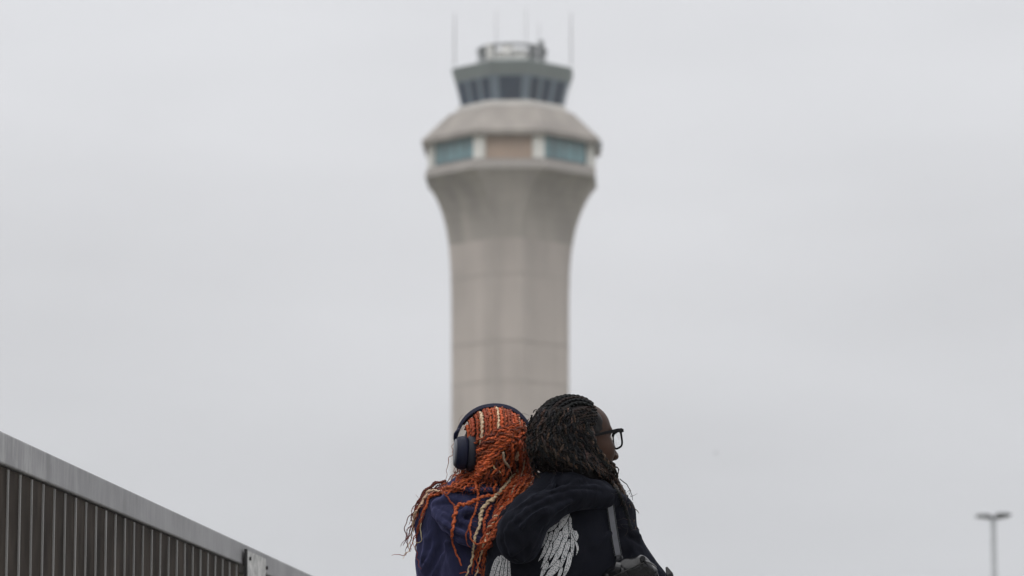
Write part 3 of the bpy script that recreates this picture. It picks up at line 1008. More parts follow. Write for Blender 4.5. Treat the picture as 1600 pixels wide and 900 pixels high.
# hair base masses (dense inner hair, hidden mostly by the twists)
def hair_base(person):
    if person == 1:
        s = SDF(O1 - Vector((.16, .2, .2)), O1 + Vector((.16, .2, .16)), .005)
        c = T1(-.018, 0, .030)
        s.ell(c, (.103, .083, .089), .01, M1)
        s.cap(w1(775, 700, -.085), w1(768, 735, -.085), .035, .04, .03)
        s.ell(T1(.10, 0, -.03), (.075, .09, .085), .01, M1, op='sub')
    else:
        s = SDF(O2 - Vector((.2, .22, .17)), O2 + Vector((.16, .2, .17)), .005)
        s.ell(T2(-.018, 0, .032), (.099, .081, .088), .01, M2)
        s.ell(w2(868, 692, -.02), (.068, .085, .085), .03)
        s.cap(w2(860, 705, -.05), w2(905, 728, -.06), .052, .045, .03)
        s.cap(w2(905, 728, -.06), w2(938, 742, -.045), .034, .012, .02)
        # keep face free
        s.ell(T2(.105, -.01, -.02), (.070, .10, .075), .008, M2, op='sub')
        s.ell(T2(.115, 0, .05), (.068, .10, .06), .008, M2, op='sub')
    s.wobble(.002, 70, 5)
    return s.mesh()


B1P, B1Q = hair_base(1)
B2P, B2Q = hair_base(2)
TREES = {'h1': bvh(P1v, P1q), 'c1': bvh(HP1, HQ1), 'k1': bvh(H1P, H1Q), 'b1': bvh(B1P, B1Q),
         'h2': bvh(P2v, P2q), 'c2': bvh(HP2, HQ2), 'k2': bvh(H2P, H2Q), 'b2': bvh(B2P, B2Q)}


def hit(px, py, keys):
    d = raydir(px, py); dn = d.normalized()
    best = None
    for k in keys:
        r = TREES[k].ray_cast(CAM, dn)
        if r[0] is not None and (best is None or r[3] < best[0]): best = (r[3], r[0], r[1])
    return best


def catmull(pts, step=2.0):
    pts = [np.array(p, float) for p in pts]
    P = [2 * pts[0] - pts[1]] + pts + [2 * pts[-1] - pts[-2]]
    out_ = []
    for i in range(1, len(P) - 2):
        n = max(2, int(np.linalg.norm((P[i + 1] - P[i])[:2]) / step))
        for k in range(n):
            t = k / n
            out_.append(.5 * ((2 * P[i]) + (-P[i - 1] + P[i + 1]) * t + (2 * P[i - 1] - 5 * P[i] + 4 * P[i + 1] - P[i + 2]) * t * t + (-P[i - 1] + 3 * P[i] - 3 * P[i + 1] + P[i + 2]) * t ** 3))
    out_.append(P[-2])
    return np.array(out_)


def drape(pts, keys, lift, fallback):
    """photo-plane path -> 3D polyline lying `lift` in front of the surfaces below it"""
    c = catmull(pts, 3.0)
    t = np.full(len(c), np.nan)
    for i, p in enumerate(c):
        h = hit(p[0], p[1], keys)
        if h: t[i] = h[0]
    ok = ~np.isnan(t)
    if ok.any():
        ii = np.arange(len(c))
        t = np.interp(ii, ii[ok], t[ok])
    else:
        t[:] = fallback / math.cos(PITCH)
    # smooth, never sinking into the surface
    sm = t.copy()
    for _ in range(6):
        sm[1:-1] = (sm[:-2] + 2 * sm[1:-1] + sm[2:]) / 4
        sm = np.minimum(sm, t + .004)
    sm = sm - lift
    return np.array([CAM + raydir(p[0], p[1]).normalized() * float(q) for p, q in zip(c, sm)])


class Strands:
    def __init__(s): s.V = []; s.Q = []; s.C = []; s.n = 0

    def add(s, P, R, col, twist=True, wave=0.0, wl=.035, taper=.35, n=10, col2=None, ph=None):
        P = np.asarray(P, float)
        seg = np.linalg.norm(np.diff(P, axis=0), axis=1)
        L = np.concatenate([[0], np.cumsum(seg)])
        if L[-1] < .01: return
        step = max(R * .55, .0012)
        m = max(6, int(L[-1] / step))
        u = np.linspace(0, L[-1], m)
        C = np.stack([np.interp(u, L, P[:, k]) for k in range(3)], 1)
        for _ in range(3): C[1:-1] = (C[:-2] + 2 * C[1:-1] + C[2:]) / 4
        ph = rng.uniform(0, 6.28) if ph is None else ph
        if wave > 0:
            T = np.gradient(C, axis=0); T /= np.linalg.norm(T, axis=1)[:, None] + 1e-9
            A = np.cross(T, [0, 1, 0]); A /= np.linalg.norm(A, axis=1)[:, None] + 1e-9
            wl_ = wl * (1 + .25 * np.sin(u / L[-1] * 5 + ph))
            amp = wave * np.clip(u / .03, 0, 1) * (1 + .5 * np.sin(u * 31 + ph * 2))
            pp = np.cumsum(np.gradient(u) / wl_) * 6.283 + ph
            C = C + A * (np.sin(pp) * amp)[:, None] + np.array([0, 1, 0]) * (np.cos(pp) * amp * .7)[:, None]
        T = np.gradient(C, axis=0); T /= np.linalg.norm(T, axis=1)[:, None] + 1e-9
        A = np.cross(T, [0.13, 1, .21]); A /= np.linalg.norm(A, axis=1)[:, None] + 1e-9
        B = np.cross(T, A)
        th = np.linspace(0, 2 * math.pi, n, endpoint=False)
        rr = R * np.clip(1 - (1 - taper) * np.clip((u / L[-1] - .55) / .45, 0, 1), .1, 1)
        rr = rr * (1 + .08 * np.sin(u * 90 + ph) + .14 * np.sin(u * 27 + ph * 3))
        rr[0] *= .5; rr[-1] *= .4
        pitch = R * 5.2
        phi = (u / pitch * 2 * math.pi + ph)
        ang = th[None, :] + phi[:, None] * (1 if twist else 0)
        prof = (0.40 + 0.70 * np.abs(np.cos(th)) ** 1.1) if twist else np.ones_like(th)
        rad = rr[:, None] * prof[None, :]
        V = C[:, None, :] + rad[..., None] * (np.cos(ang)[..., None] * A[:, None, :] + np.sin(ang)[..., None] * B[:, None, :])
        b = s.n
        s.V.append(V.reshape(-1, 3)); s.n += m * n
        i = np.arange(m - 1)[:, None] * n; k = np.arange(n)[None, :]; k2 = (k + 1) % n
        s.Q.append(np.stack([b + i + k, b + i + k2, b + i + n + k2, b + i + n + k], -1).reshape(-1, 4))
        c = np.ones((m, n, 4)); c[..., :3] = col
        if twist:     # the groove between the two plies keeps the strand colour
            c[..., :3] = c[..., :3] * 1.0
        if col2 is not None:
            f = np.clip((u / L[-1] - .35) / .4, 0, 1)[:, None, None]
            c[..., :3] = c[..., :3] * (1 - f) + np.array(col2) * f
        s.C.append(c.reshape(-1, 4))

    def base(s, P, Q, col):
        s.V.append(np.asarray(P)); s.Q.append(np.asarray(Q) + s.n); s.n += len(P)
        c = np.ones((len(P), 4)); c[:, :3] = col
        s.C.append(c)

    def build(s, name, mat, parent):
        return fast_mesh(name, np.concatenate(s.V), np.concatenate(s.Q), mat, parent, True, np.concatenate(s.C))


def jit(c, a=.25):
    k = 1 + rng.uniform(-a, a)
    return tuple(max(0, x * k * (1 + rng.uniform(-.1, .1))) for x in c)


ORANGE = (0.345, 0.069, 0.022); RUST = (0.22, 0.045, 0.018); DEEP = (0.10, 0.022, 0.014); BLOND = (0.54, 0.39, 0.26)
BURG = (0.13, 0.03, 0.025)


def pick_red():
    r = rng.rand()
    if r < .42: return jit(ORANGE)
    if r < .75: return jit(RUST)
    if r < .90: return jit(DEEP)
    return jit(BLOND, .15)


ALL1 = ('h1', 'b1', 'c1', 'k1')
ALL2 = ('h2', 'b2', 'c2', 'k2')
S = Strands()
S.base(B1P, B1Q, (0.035, 0.012, 0.008))
def cornrow(T, l, t0, t1, c=(-.018, 0, .030), r=(.103, .083, .089), lift=.002, bow=0.0, n=26):
    """scalp line over the skull: l = sideways offset, t = angle from forehead (0) over the crown (90) to the nape (180)"""
    out_ = []
    for i in range(n):
        u = i / (n - 1); t = math.radians(t0 + (t1 - t0) * u)
        ll = l * (1 + bow * u)
        k = math.sqrt(max(.02, 1 - (ll / r[1]) ** 2))
        out_.append(T(c[0] + (r[0] * k + lift) * math.cos(t), ll * (1 + lift / r[1]), c[2] + (r[2] * k + lift) * math.sin(t)))
    return np.array([list(q) for q in out_])


for i, l in enumerate(np.linspace(-.076, .076, 17)):
    col = jit(BLOND, .1) if i in (3, 9, 13) else (jit(ORANGE, .3) if i % 3 else jit(RUST))
    S.add(cornrow(T1, l, 60, 222, lift=.003, bow=.0), .0052, col, wave=.0008, taper=.9)
    if i % 2: S.add(cornrow(T1, l + .004, 85, 175, lift=.006), .0034, jit(RUST), wave=.0018, taper=.5)


def bundle(spine, n, w0, w1_, keys, R=(.0035, .0048), wave=.0015, wl=.03, lift=(.004, .016), colf=pick_red, tap=.4, endj=8, twist=1.1, store=S, Yf=Y1, col2=None, wmid=None):
    sp = np.array(spine, float)
    for i in range(n):
        o = (i + .5) / n * 2 - 1 + rng.uniform(-.2, .2)
        pts = []
        ph = rng.uniform(0, 6.28)
        m = len(sp)
        nend = m if rng.rand() > .25 else m - 1 if m > 3 else m
        for j in range(nend):
            t = j / (m - 1)
            d = sp[min(j + 1, m - 1)] - sp[max(j - 1, 0)]
            nn = np.array([-d[1], d[0]]) / (np.linalg.norm(d) + 1e-6)
            w = w0 + (w1_ - w0) * t if wmid is None else np.interp(t, [0, .5, 1], [w0, wmid, w1_])
            q = sp[j] + nn * (o * w + math.sin(ph + j * 1.7) * w * .22)
            if j == nend - 1: q = q + d / (np.linalg.norm(d) + 1e-6) * rng.uniform(-endj, endj)
            pts.append(tuple(q))
        r = rng.uniform(*R)
        store.add(drape(pts, keys, rng.uniform(*lift), Yf), r, colf(), twist=rng.rand() < twist, wave=wave * rng.uniform(.6, 1.5), wl=wl * rng.uniform(.8, 1.3), taper=tap, col2=col2)


K1 = ('h1', 'b1', 'c1', 'k1')
# back-of-head fill, its shade put into the colour by mixing in deep strands
bundle([(800, 672), (790, 702), (785, 735), (790, 775), (785, 810)], 13, 24, 22, K1, R=(.0026, .004), lift=(.002, .012), wmid=28, wave=.0035, colf=lambda: jit(DEEP, .4) if rng.rand() < .35 else pick_red())
bundle([(770, 690), (762, 720), (752, 748), (742, 762)], 8, 16, 18, K1, R=(.0024, .0036), lift=(.002, .010), colf=lambda: jit(RUST, .5))
bundle([(815, 668), (822, 705), (822, 745), (808, 785), (795, 820)], 10, 9, 9, K1, R=(.0026, .004), wave=.003, lift=(.004, .014))
bundle([(822, 680), (826, 705), (828, 735), (818, 765), (805, 790)], 8, 5, 6, K1, R=(.0026, .004), wave=.003, lift=(.006, .016), colf=lambda: jit(RUST, .4))
bundle([(824, 722), (834, 740), (830, 756), (818, 772)], 7, 5, 5, K1, R=(.0026, .0038), wave=.002, lift=(-.01, .01), colf=lambda: jit(RUST, .4))
# main sweep, right crown down to the left shoulder
bundle([(816, 668), (788, 681), (760, 701), (738, 728), (718, 751), (698, 764)], 17, 8, 10, K1, R=(.0027, .0040), lift=(.012, .022), colf=lambda: jit(ORANGE, .5) if rng.rand() < .62 else (jit(RUST) if rng.rand() < .6 else jit(DEEP)), wmid=17, wave=.0026)
bundle([(806, 676), (782, 698), (759, 724), (737, 746), (712, 760), (688, 766)], 7, 8, 8, K1, R=(.0026, .0038), lift=(.014, .024), colf=lambda: jit(ORANGE, .3), wave=.0024)
# over the left shoulder
bundle([(735, 742), (712, 760), (688, 766), (668, 776), (654, 798), (646, 825), (640, 850)], 10, 7, 14, K1, R=(.0024, .0036), wave=.0022, wl=.032, lift=(.003, .012), endj=14, colf=lambda: pick_red() if rng.rand() < .6 else jit(BURG), tap=.25, wmid=7)
bundle([(698, 753), (680, 757), (662, 772), (652, 795), (648, 820)], 4, 3, 6, K1, R=(.0022, .003), colf=lambda: jit(DEEP), wave=.0018, lift=(.003, .008), tap=.25)
# named single strands
single = [
    ([(690, 768), (672, 766), (665, 775), (657, 790), (648, 803), (645, 820), (646, 832)], .0038, BLOND, .0012),
    ([(648, 805), (645, 825), (640, 848), (637, 862), (628, 872)], .0016, BLOND, .0020),
    ([(662, 798), (658, 815), (657, 830), (659, 842), (655, 848), (645, 846)], .0016, BLOND, .001),
    ([(655, 795), (640, 806), (633, 822), (634, 838), (636, 850), (633, 868)], .0016, BURG, .0015),
    ([(664, 800), (655, 825), (650, 850), (652, 872), (657, 890)], .0020, BURG, .0016),
    ([(668, 792), (658, 806), (655, 826), (646, 842), (640, 862)], .0022, RUST, .0018),
    ([(690, 765), (700, 778), (710, 792), (711, 805), (708, 825), (706, 842), (710, 860), (716, 872), (721, 884)], .0028, RUST, .0010),
    ([(812, 742), (795, 762), (775, 774), (758, 775), (742, 782), (728, 788), (716, 789), (711, 803), (708, 822), (706, 840), (712, 862), (722, 884)], .0052, ORANGE, .0016),
    ([(748, 720), (746, 745), (744, 758), (747, 775), (744, 795), (740, 805), (735, 818), (735, 835), (740, 848), (752, 849), (765, 843), (775, 828), (780, 815)], .0034, ORANGE, .0010),
    ([(747, 745), (743, 762), (741, 772)], .0030, RUST, .0005),
    ([(808, 735), (795, 752), (785, 764), (772, 778), (756, 792), (751, 806), (750, 820), (743, 836), (741, 848), (739, 862), (737, 878), (731, 892), (728, 905)], .0052, BLOND, .0012),
    ([(768, 790), (760, 805), (756, 825), (762, 845), (755, 858), (745, 858), (738, 868)], .0040, ORANGE, .0014),
    ([(782, 800), (775, 825), (762, 848), (757, 862), (757, 880), (756, 905)], .0040, ORANGE, .0016),
    ([(776, 868), (768, 880), (760, 890), (755, 898), (748, 906)], .0026, ORANGE, .0008),
    ([(742, 892), (750, 895), (760, 896), (770, 905)], .0028, ORANGE, .0010),
    ([(718, 896), (728, 894), (736, 898)], .0016, ORANGE, .0006),
    ([(736, 812), (732, 825), (728, 838), (730, 850), (736, 856)], .0020, RUST, .0010),
    ([(786, 706), (788, 720), (795, 730), (800, 742)], .0036, BLOND, .0003),
    ([(766, 722), (774, 732), (784, 740)], .0026, BLOND, .0003),
    ([(812, 665), (811, 690), (813, 715), (812, 740), (806, 762)], .0052, ORANGE, .0008),
    ([(803, 672), (801, 695), (800, 720), (793, 740), (786, 755)], .0048, ORANGE, .0008),
    ([(817, 700), (819, 725), (814, 745)], .0032, BLOND, .0010),
    ([(760, 735), (765, 745), (772, 750), (768, 755), (755, 752), (745, 752)], .0022, BURG, .0010),
    ([(822, 670), (812, 690), (806, 712)], .0022, RUST, .0018),
]
for pts, R, c, wv in single:
    S.add(drape(pts, K1, .016 if R > .003 else .009, Y1), R, jit(c, .12), wave=wv, wl=.026, taper=.35)
bundle([(812, 745), (795, 780), (778, 808), (765, 835), (752, 868), (745, 900)], 9, 9, 10, K1, R=(.0028, .0045), wave=.0022, lift=(.008, .018), endj=18)
bundle([(828, 742), (812, 768), (797, 792), (785, 815), (774, 840)], 9, 6, 7, K1, R=(.003, .0042), wave=.002, lift=(.01, .03), colf=lambda: jit(ORANGE, .35))
# frizz and escaped wisps
wisps = [([(712, 690), (706, 697), (708, 706), (706, 712), (700, 716), (701, 724), (697, 735), (699, 740), (696, 750)], RUST),
         ([(713, 728), (709, 734), (710, 740), (705, 747), (706, 752)], ORANGE), ([(712, 735), (711, 745), (712, 752)], RUST),
         ([(636, 862), (632, 868), (620, 866), (612, 868)], RUST), ([(826, 655), (820, 662), (822, 675), (815, 688)], DEEP)]
for pts, c in wisps: S.add(drape(pts, K1, .012, Y1), .0009, jit(c), twist=False, wave=.0008, wl=.02, n=5, taper=.5)
def wisp(x, y, m, step, down):
    a = rng.uniform(0, 6.28); k = rng.uniform(-.5, .5); pts = [(x, y)]
    for _ in range(m):
        a += k + rng.uniform(-.15, .15)
        pts.append((pts[-1][0] + step * math.cos(a), pts[-1][1] + step * (abs(math.sin(a)) if down else math.sin(a))))
    return pts


for i in range(110):
    x = rng.uniform(722, 826); y = rng.uniform(648, 770)
    if i > 104: x = rng.uniform(640, 665); y = rng.uniform(770, 830)
    S.add(drape(wisp(x, y, 6, 3, True), K1, rng.uniform(.008, .018), Y1), .00035, jit(RUST if rng.rand() < .7 else ORANGE), twist=False, n=4, taper=.6)
for i in range(300):     # short frizz standing off the twists
    x = rng.uniform(722, 828); y = rng.uniform(660, 800)
    if i > 200: x = rng.uniform(735, 800); y = rng.uniform(780, 895)
    S.add(drape(wisp(x, y, 3, 3, False), K1, rng.uniform(.010, .024), Y1), .0003, jit(RUST if rng.rand() < .6 else ORANGE), twist=False, n=3, taper=.6)
hair1 = S.build("hair", M_hairR, body1)

# ---- dark hair (P2)
BLK = (0.0055, 0.006, 0.0068); DBR = (0.017, 0.0125, 0.0105); BRN = (0.046, 0.028, 0.021); LBR = (0.085, 0.05, 0.037)


def pick_dark():
    r = rng.rand()
    if r < .50: return jit(BLK, .4)
    if r < .82: return jit(DBR, .4)
    if r < .965: return jit(BRN, .3)
    return jit(LBR, .2)


D = Strands()
D.base(B2P, B2Q, (0.007, 0.006, 0.006))
K2 = ('h2', 'b2', 'c2', 'k2')
KH2 = ('h2', 'b2')
# cornrows from the hairline back over the crown
for k, l in enumerate(np.linspace(-.074, .074, 15)):
    D.add(cornrow(T2, l, 44 + 10 * abs(l) / .07, 165, (-.018, 0, .032), (.099, .081, .088), .0018), .0050, jit(BLK if k % 3 else DBR, .3), wave=.0005, taper=.9)


def lim(x, y): return (min(x, 927 + max(0.0, y - 690) * .68), y)


def dstrand(pts, lift, R, col, wave, wl=.03, keys=K2, twist=True, taper=.5, n=10):
    D.add(drape(pts, keys, lift, Y2), R, col, wave=wave, wl=wl, twist=twist, taper=taper, n=n)


# mass falling behind and sweeping right into the collar
for i in range(150):
    f = rng.rand()
    x0 = 833 + 72 * f + rng.uniform(-4, 4); y0 = 646 + rng.uniform(-4, 40) - 8 * math.sin(f * 3)
    ang = rng.uniform(0, 1)
    x1 = x0 - 8 + 14 * ang; y1 = y0 + rng.uniform(16, 30)
    x2 = x1 + rng.uniform(2, 28); y2 = y1 + rng.uniform(12, 26)
    x3 = x2 + rng.uniform(12, 36); y3 = min(y2 + rng.uniform(6, 20), 742 + (x2 - 850) * .12)
    x0 = max(x0, 829); x1 = max(x1, 828)
    dstrand([lim(x0, y0), lim(x1, y1), lim(x2, min(y2, 738)), lim(x3, y3)], rng.uniform(.003, .02), rng.uniform(.0022, .0040), pick_dark(), rng.uniform(.002, .0055), rng.uniform(.028, .05))
for i in range(40):      # near the cheek and jaw
    x0 = rng.uniform(905, 928); y0 = rng.uniform(655, 705)
    x3 = min(965, x0 + rng.uniform(22, 42)); y3 = y0 + rng.uniform(38, 55)
    y3 = min(y3, 752)
    dstrand([lim(x0, y0), lim(x0 + 3, y0 + 14), lim((x0 + x3) / 2, (y0 + y3) / 2 + 4), lim(x3, y3)], rng.uniform(.003, .012), rng.uniform(.0026, .004), pick_dark(), rng.uniform(.001, .0026), .026)
for i in range(11):      # side rows drawn back from the temple
    yy = 636 + i * 4.4
    xs = 930 + 4 * math.sin(i * .5)
    dstrand([(xs, yy), (xs - 16, yy + 1), (xs - 34, yy + 6), (xs - 50, yy + 14)], .0028, .0036, jit(BLK if i % 3 else DBR, .3), .0006, .03, keys=KH2)
for i in range(30):      # covers the jaw line
    x0 = rng.uniform(915, 938); y0 = rng.uniform(705, 725)
    dstrand([(x0, y0), (x0 + 10, y0 + 10), (min(x0 + 24, 962), y0 + 20), (min(967, x0 + 36), y0 + 28 + rng.uniform(0, 10))], rng.uniform(.004, .014), rng.uniform(.0022, .0038), pick_dark(), .0022, .028)
for i in range(26):      # back edge next to the orange hair
    x0 = rng.uniform(828, 842); y0 = rng.uniform(650, 690)
    dstrand([(x0, y0), (x0 - 5, y0 + 16), (x0 - 3 + rng.uniform(-2, 3), y0 + 34), (x0 + 5, min(750, y0 + 60))], rng.uniform(.002, .012), rng.uniform(.0026, .0042), pick_dark(), rng.uniform(.0015, .003), .024)
for i in range(22):      # locks over the front of the right shoulder
    f = rng.uniform(0, 1)
    e = rng.uniform(.5, 1)
    pts = [(938 + 16 * f, 730), (952 + 14 * f, 750), (966 + 12 * f, 772), (977 + 10 * f, 798), (985 + 9 * f, 826), (990 + 10 * f, 850)]
    pts = pts[:rng.randint(4, 7)]
    dstrand(pts, rng.uniform(-.04, .004) if f > .4 else .004, rng.uniform(.0024, .0036), pick_dark(), .0016, .022, keys=('c2', 'k2', 'h2'))
for pts, c in (([(945, 722), (955, 727), (963, 735), (965, 745), (965, 756)], LBR), ([(968, 748), (980, 758), (986, 770), (989, 782)], DBR), ([(985, 785), (992, 795), (999, 802)], BRN),
               ([(826, 655), (818, 664), (820, 678), (814, 690)], DBR), ([(940, 714), (948, 720), (955, 730)], BRN),
               ([(833, 645), (836, 640), (840, 641), (842, 645)], DBR)):
    dstrand(pts, .012, .0013, jit(c), .0008, .02, twist=False, n=6)
for i in range(140):
    x = rng.uniform(824, 930); y = rng.uniform(640, 738)
    if i > 120: x = rng.uniform(966, 992); y = rng.uniform(755, 830)
    dstrand(wisp(x, y, 6, 2.4, False), rng.uniform(.008, .018), .0004, jit(BRN if rng.rand() < .6 else DBR), 0, twist=False, n=4)
hair2 = D.build("hair", M_hairD, body2)
# eyes, eyebrow
for bd, T in ((body1, T1), (body2, T2)):
    for sg in (-1, 1):
        bm = bmesh.new(); bmesh.ops.create_uvsphere(bm, u_segments=16, v_segments=12, radius=.0115)
        me = bpy.data.meshes.new("eye"); bm.to_mesh(me); bm.free(); me.materials.append(M_eye)
        o = bpy.data.objects.new("eye", me); COL.objects.link(o); o.parent = bd; o.location = T(.0765, sg * .032, 0)

# ------------------------------------------------------------------ wing print on the black hoodie
def print_mat():
    m, n, b = newmat("silver_wing_print")
    t = n.nodes.new("ShaderNodeTexCoord")
    v = n.nodes.new("ShaderNodeTexVoronoi"); v.inputs["Scale"].default_value = 260
    n.links.new(t.outputs["Object"], v.inputs["Vector"])
    q = n.nodes.new("ShaderNodeTexNoise"); q.inputs["Scale"].default_value = 320; q.inputs["Detail"].default_value = 2
    n.links.new(t.outputs["Object"], q.inputs["Vector"])
    a = n.nodes.new("ShaderNodeMath"); a.operation = 'MULTIPLY_ADD'
    n.links.new(v.outputs["Distance"], a.inputs[0]); a.inputs[1].default_value = .5; n.links.new(q.outputs[0], a.inputs[2])
    r = n.nodes.new("ShaderNodeValToRGB"); n.links.new(a.outputs[0], r.inputs[0])
    r.color_ramp.elements[0].position = .52; r.color_ramp.elements[0].color = (.03, .05, .055, 1)
    r.color_ramp.elements[1].position = .80; r.color_ramp.elements[1].color = (.42, .42, .43, 1)
    n.links.new(r.outputs[0], b.inputs["Base Color"])
    b.inputs["Roughness"].default_value = .6
    return m


M_print = print_mat()


def feather(mb, pts, w, keys=('c2',), ribs=False, off=.0016):
    c = catmull(pts, 2.0)
    n = len(c)
    d = np.gradient(c, axis=0); d /= np.linalg.norm(d, axis=1)[:, None] + 1e-9
    nn = np.stack([-d[:, 1], d[:, 0]], 1)
    lanes = ((-1, -.40), (-.30, .30), (.40, 1)) if ribs else ((-1, 1),)
    for (l0, l1) in lanes:
        ks = np.linspace(l0, l1, 3 if ribs else 5)
        b = len(mb.v); good = True; vs = []
        for i in range(n):
            t = i / (n - 1)
            ww = w * .43 * min(1, (t / .18 + .25)) * max(0, 1 - max(0, (t - .45) / .55) ** 1.7) + .15
            for k in ks:
                p = c[i] + nn[i] * ww * k
                h = hit(p[0], p[1], keys)
                if h is None: good = False; break
                vs.append(h[1] - raydir(p[0], p[1]).normalized() * off)
            if not good: break
        if not good: continue
        m = len(ks)
        mb.add(vs, [(i * m + k, i * m + k + 1, (i + 1) * m + k + 1, (i + 1) * m + k) for i in range(n - 1) for k in range(m - 1)])


def Z6(x, y): return (820 + x / 7.5, 780 + y / 7.5)


fe = [([(505, 125), (460, 230), (395, 372)], 95, 0), ([(522, 190), (500, 300), (440, 520), (360, 700), (265, 818)], 92, 0), ([(430, 375), (390, 480), (340, 600), (288, 715)], 80, 0),
      ([(280, 470), (250, 560), (210, 650), (158, 728)], 50, 0), ([(310, 500), (285, 600), (240, 710), (188, 810)], 55, 0), ([(420, 190), (390, 250), (370, 320)], 34, 1),
      ([(375, 270), (330, 330), (250, 388)], 60, 0), ([(262, 390), (235, 470), (188, 580)], 48, 1), ([(190, 430), (165, 520), (132, 628)], 30, 1),
      ([(385, 330), (360, 420), (308, 524)], 55, 1), ([(325, 380), (300, 440), (255, 530)], 60, 0), ([(410, 712), (370, 790), (300, 870), (215, 960)], 95, 0), ([(525, 470), (490, 580), (450, 700), (405, 850)], 62, 1),
      ([(528, 620), (520, 720), (490, 820), (440, 940)], 62, 1), ([(555, 340), (562, 450), (558, 600), (548, 745)], 46, 1), ([(515, 130), (570, 210), (596, 300), (598, 390)], 44, 0),
      ([(575, 370), (600, 430), (605, 490)], 66, 1), ([(588, 485), (612, 540), (620, 590), (602, 658)], 26, 1), ([(440, 800), (415, 860), (380, 950)], 42, 1), ([(262, 715), (240, 800), (175, 930)], 62, 0),
      ([(530, 200), (535, 330), (520, 450)], 36, 1)]
M_ink = pmat("black_print_ink", (0.006, 0.006, 0.009), .9, spec=.05)
mb = MB(); ink = MB()
order = [11, 19, 1, 20, 14, 10, 2, 12, 18, 4, 3, 10, 9, 7, 8, 13, 16, 17, 6, 5, 0]
seen = []
for j, k in enumerate([q for i, q in enumerate(order) if q not in order[:i]]):
    pts, w, rb = fe[k]
    zp = [Z6(*p) for p in pts]
    o_ = .0014 + .00022 * j
    feather(ink, zp, w / 7.5 * 1.0 + 2.8, ribs=False, off=o_)
    feather(mb, zp, w / 7.5, ribs=bool(rb), off=o_ + .00012)
wp = mb.build("wing_print", M_print, hood2_o)
ink.build("print_outline", M_ink, hood2_o)
mb = MB(); ink = MB()
for k, (x0, x1, w) in enumerate(((793, 796, 7), (790, 788, 7), (787, 779, 7.5), (783, 771, 7.5), (779, 762, 8), (775, 753, 8))):
    p_ = [(x0, 866 + abs(k - 2) * 1.5), ((x0 + x1) / 2, 892), (x1, 930)]
    feather(ink, p_, w + 2.6, off=.0014 + .00022 * k)
    feather(mb, p_, w, ribs=k % 2 == 0, off=.00152 + .00022 * k)
mb.build("wing_print", M_print, hood2_o)
ink.build("print_outline", M_ink, hood2_o)

# ------------------------------------------------------------------ headphones
M_hp = pmat("navy_plastic", (0.008, 0.009, 0.030), .42, nscale=60, var=.1, spec=.25)
M_hp2 = pmat("blue_grey_plastic", (0.008, 0.010, 0.024), .45, nscale=60, var=.1, spec=.13)
M_cush = pmat("ear_cushion_leather", (0.008, 0.009, 0.016), .55, nscale=80, bump=.4, spec=.25, bscale=260)
M_cup = pmat("cup_face_grey", (0.06, 0.065, 0.08), .4, nscale=60, var=.1)
hp = empty("headphones", w1(771, 690, -.02))
tag(hp, "dark blue over-ear headphones worn over the orange twists", "headphones")
hO = hp.location.copy()
arc = [(712.5, 706), (711.5, 692), (714, 678), (721, 662), (733, 648), (750, 638), (771, 634), (790, 636), (806, 643), (819, 655), (828, 670), (831, 690), (829, 706)]
ac = catmull(arc, 4)


def band(mb, pts, w, th, dy, inner=0.0):
    """flat strip bent round the head: w deep, th thick"""
    c3 = [at(p[0], p[1], Y1 - .02 + dy) - hO for p in pts]
    cen = at(771, 692, Y1 - .02 + dy) - hO
    rings = []
    for i, p in enumerate(c3):
        o = (p - cen); o.y = 0; o.normalize()
        t = i / (len(c3) - 1)
        ww = w * (0.40 + .60 * math.sin(math.pi * t) ** .7)
        tt = th * (0.6 + .4 * math.sin(math.pi * t))
        p = p + o * inner
        yv = Vector((0, 1, 0))
        rings.append([p - yv * ww / 2 - o * tt / 2, p - yv * ww * .42 + o * tt / 2, p + yv * ww * .42 + o * tt / 2, p + yv * ww / 2 - o * tt / 2])
    mb.loft(rings)


mb = MB(); band(mb, ac, .036, .0105, 0)
mb.build("headband", M_hp, hp, bevel=.0015)
mb = MB(); band(mb, [p for p in ac if 640 > p[1] or (p[1] < 665)], .028, .006, 0, -.0065)
mb.build("band_padding", M_cush, hp, bevel=.0015)


def earcup(cx, cy, sg, dy):
    c = at(cx, cy, Y1 + dy) - hO
    ax = Vector((sg, -.14 if sg < 0 else .1, .05 if sg < 0 else -.05)).normalized()
    # outward axis; lay discs along it
    u = ax.cross(Vector((0, 0, 1))).normalized(); v = u.cross(ax).normalized()
    def disc(r, d, ry=1.18, n=32): return [c + ax * d * 1.3 + u * (1.05 * r * math.cos(t)) + v * (1.05 * r * ry * math.sin(t)) for t in np.linspace(0, 2 * math.pi, n, endpoint=False)]
    def lo_(prof): return MB().loft([disc(r, d) for r, d in prof])
    cup = lo_([(.030, -.004), (.0345, -.001), (.036, .006), (.0345, .014), (.031, .019), (.0295, .0195)]).build("ear_cup", M_hp2, hp, smooth=True)
    lo_([(.0292, .017), (.0290, .0208), (.027, .0222), (.010, .0226)]).build("cup_face", M_cup, cup, smooth=True)
    MB().loft([disc(r, d) for r, d in [(.022, -.020), (.031, -.022), (.037, -.018), (.0385, -.011), (.036, -.0045), (.030, -.003)]]).build("ear_cushion", M_cush, hp, smooth=True)
    # yoke
    MB().tube([c + ax * .020 + v * .062, c + ax * .027 + v * .050 + u * .012, c + ax * .026 + v * .040 + u * .022, c + ax * .019 + v * .015 + u * .0365, c + ax * .014 + u * .038], [.004, .005, .005, .0045, .004], 8).build("yoke", M_hp, hp, smooth=True)


earcup(727, 708, -1, -.08)
earcup(815, 712, 1, .03)

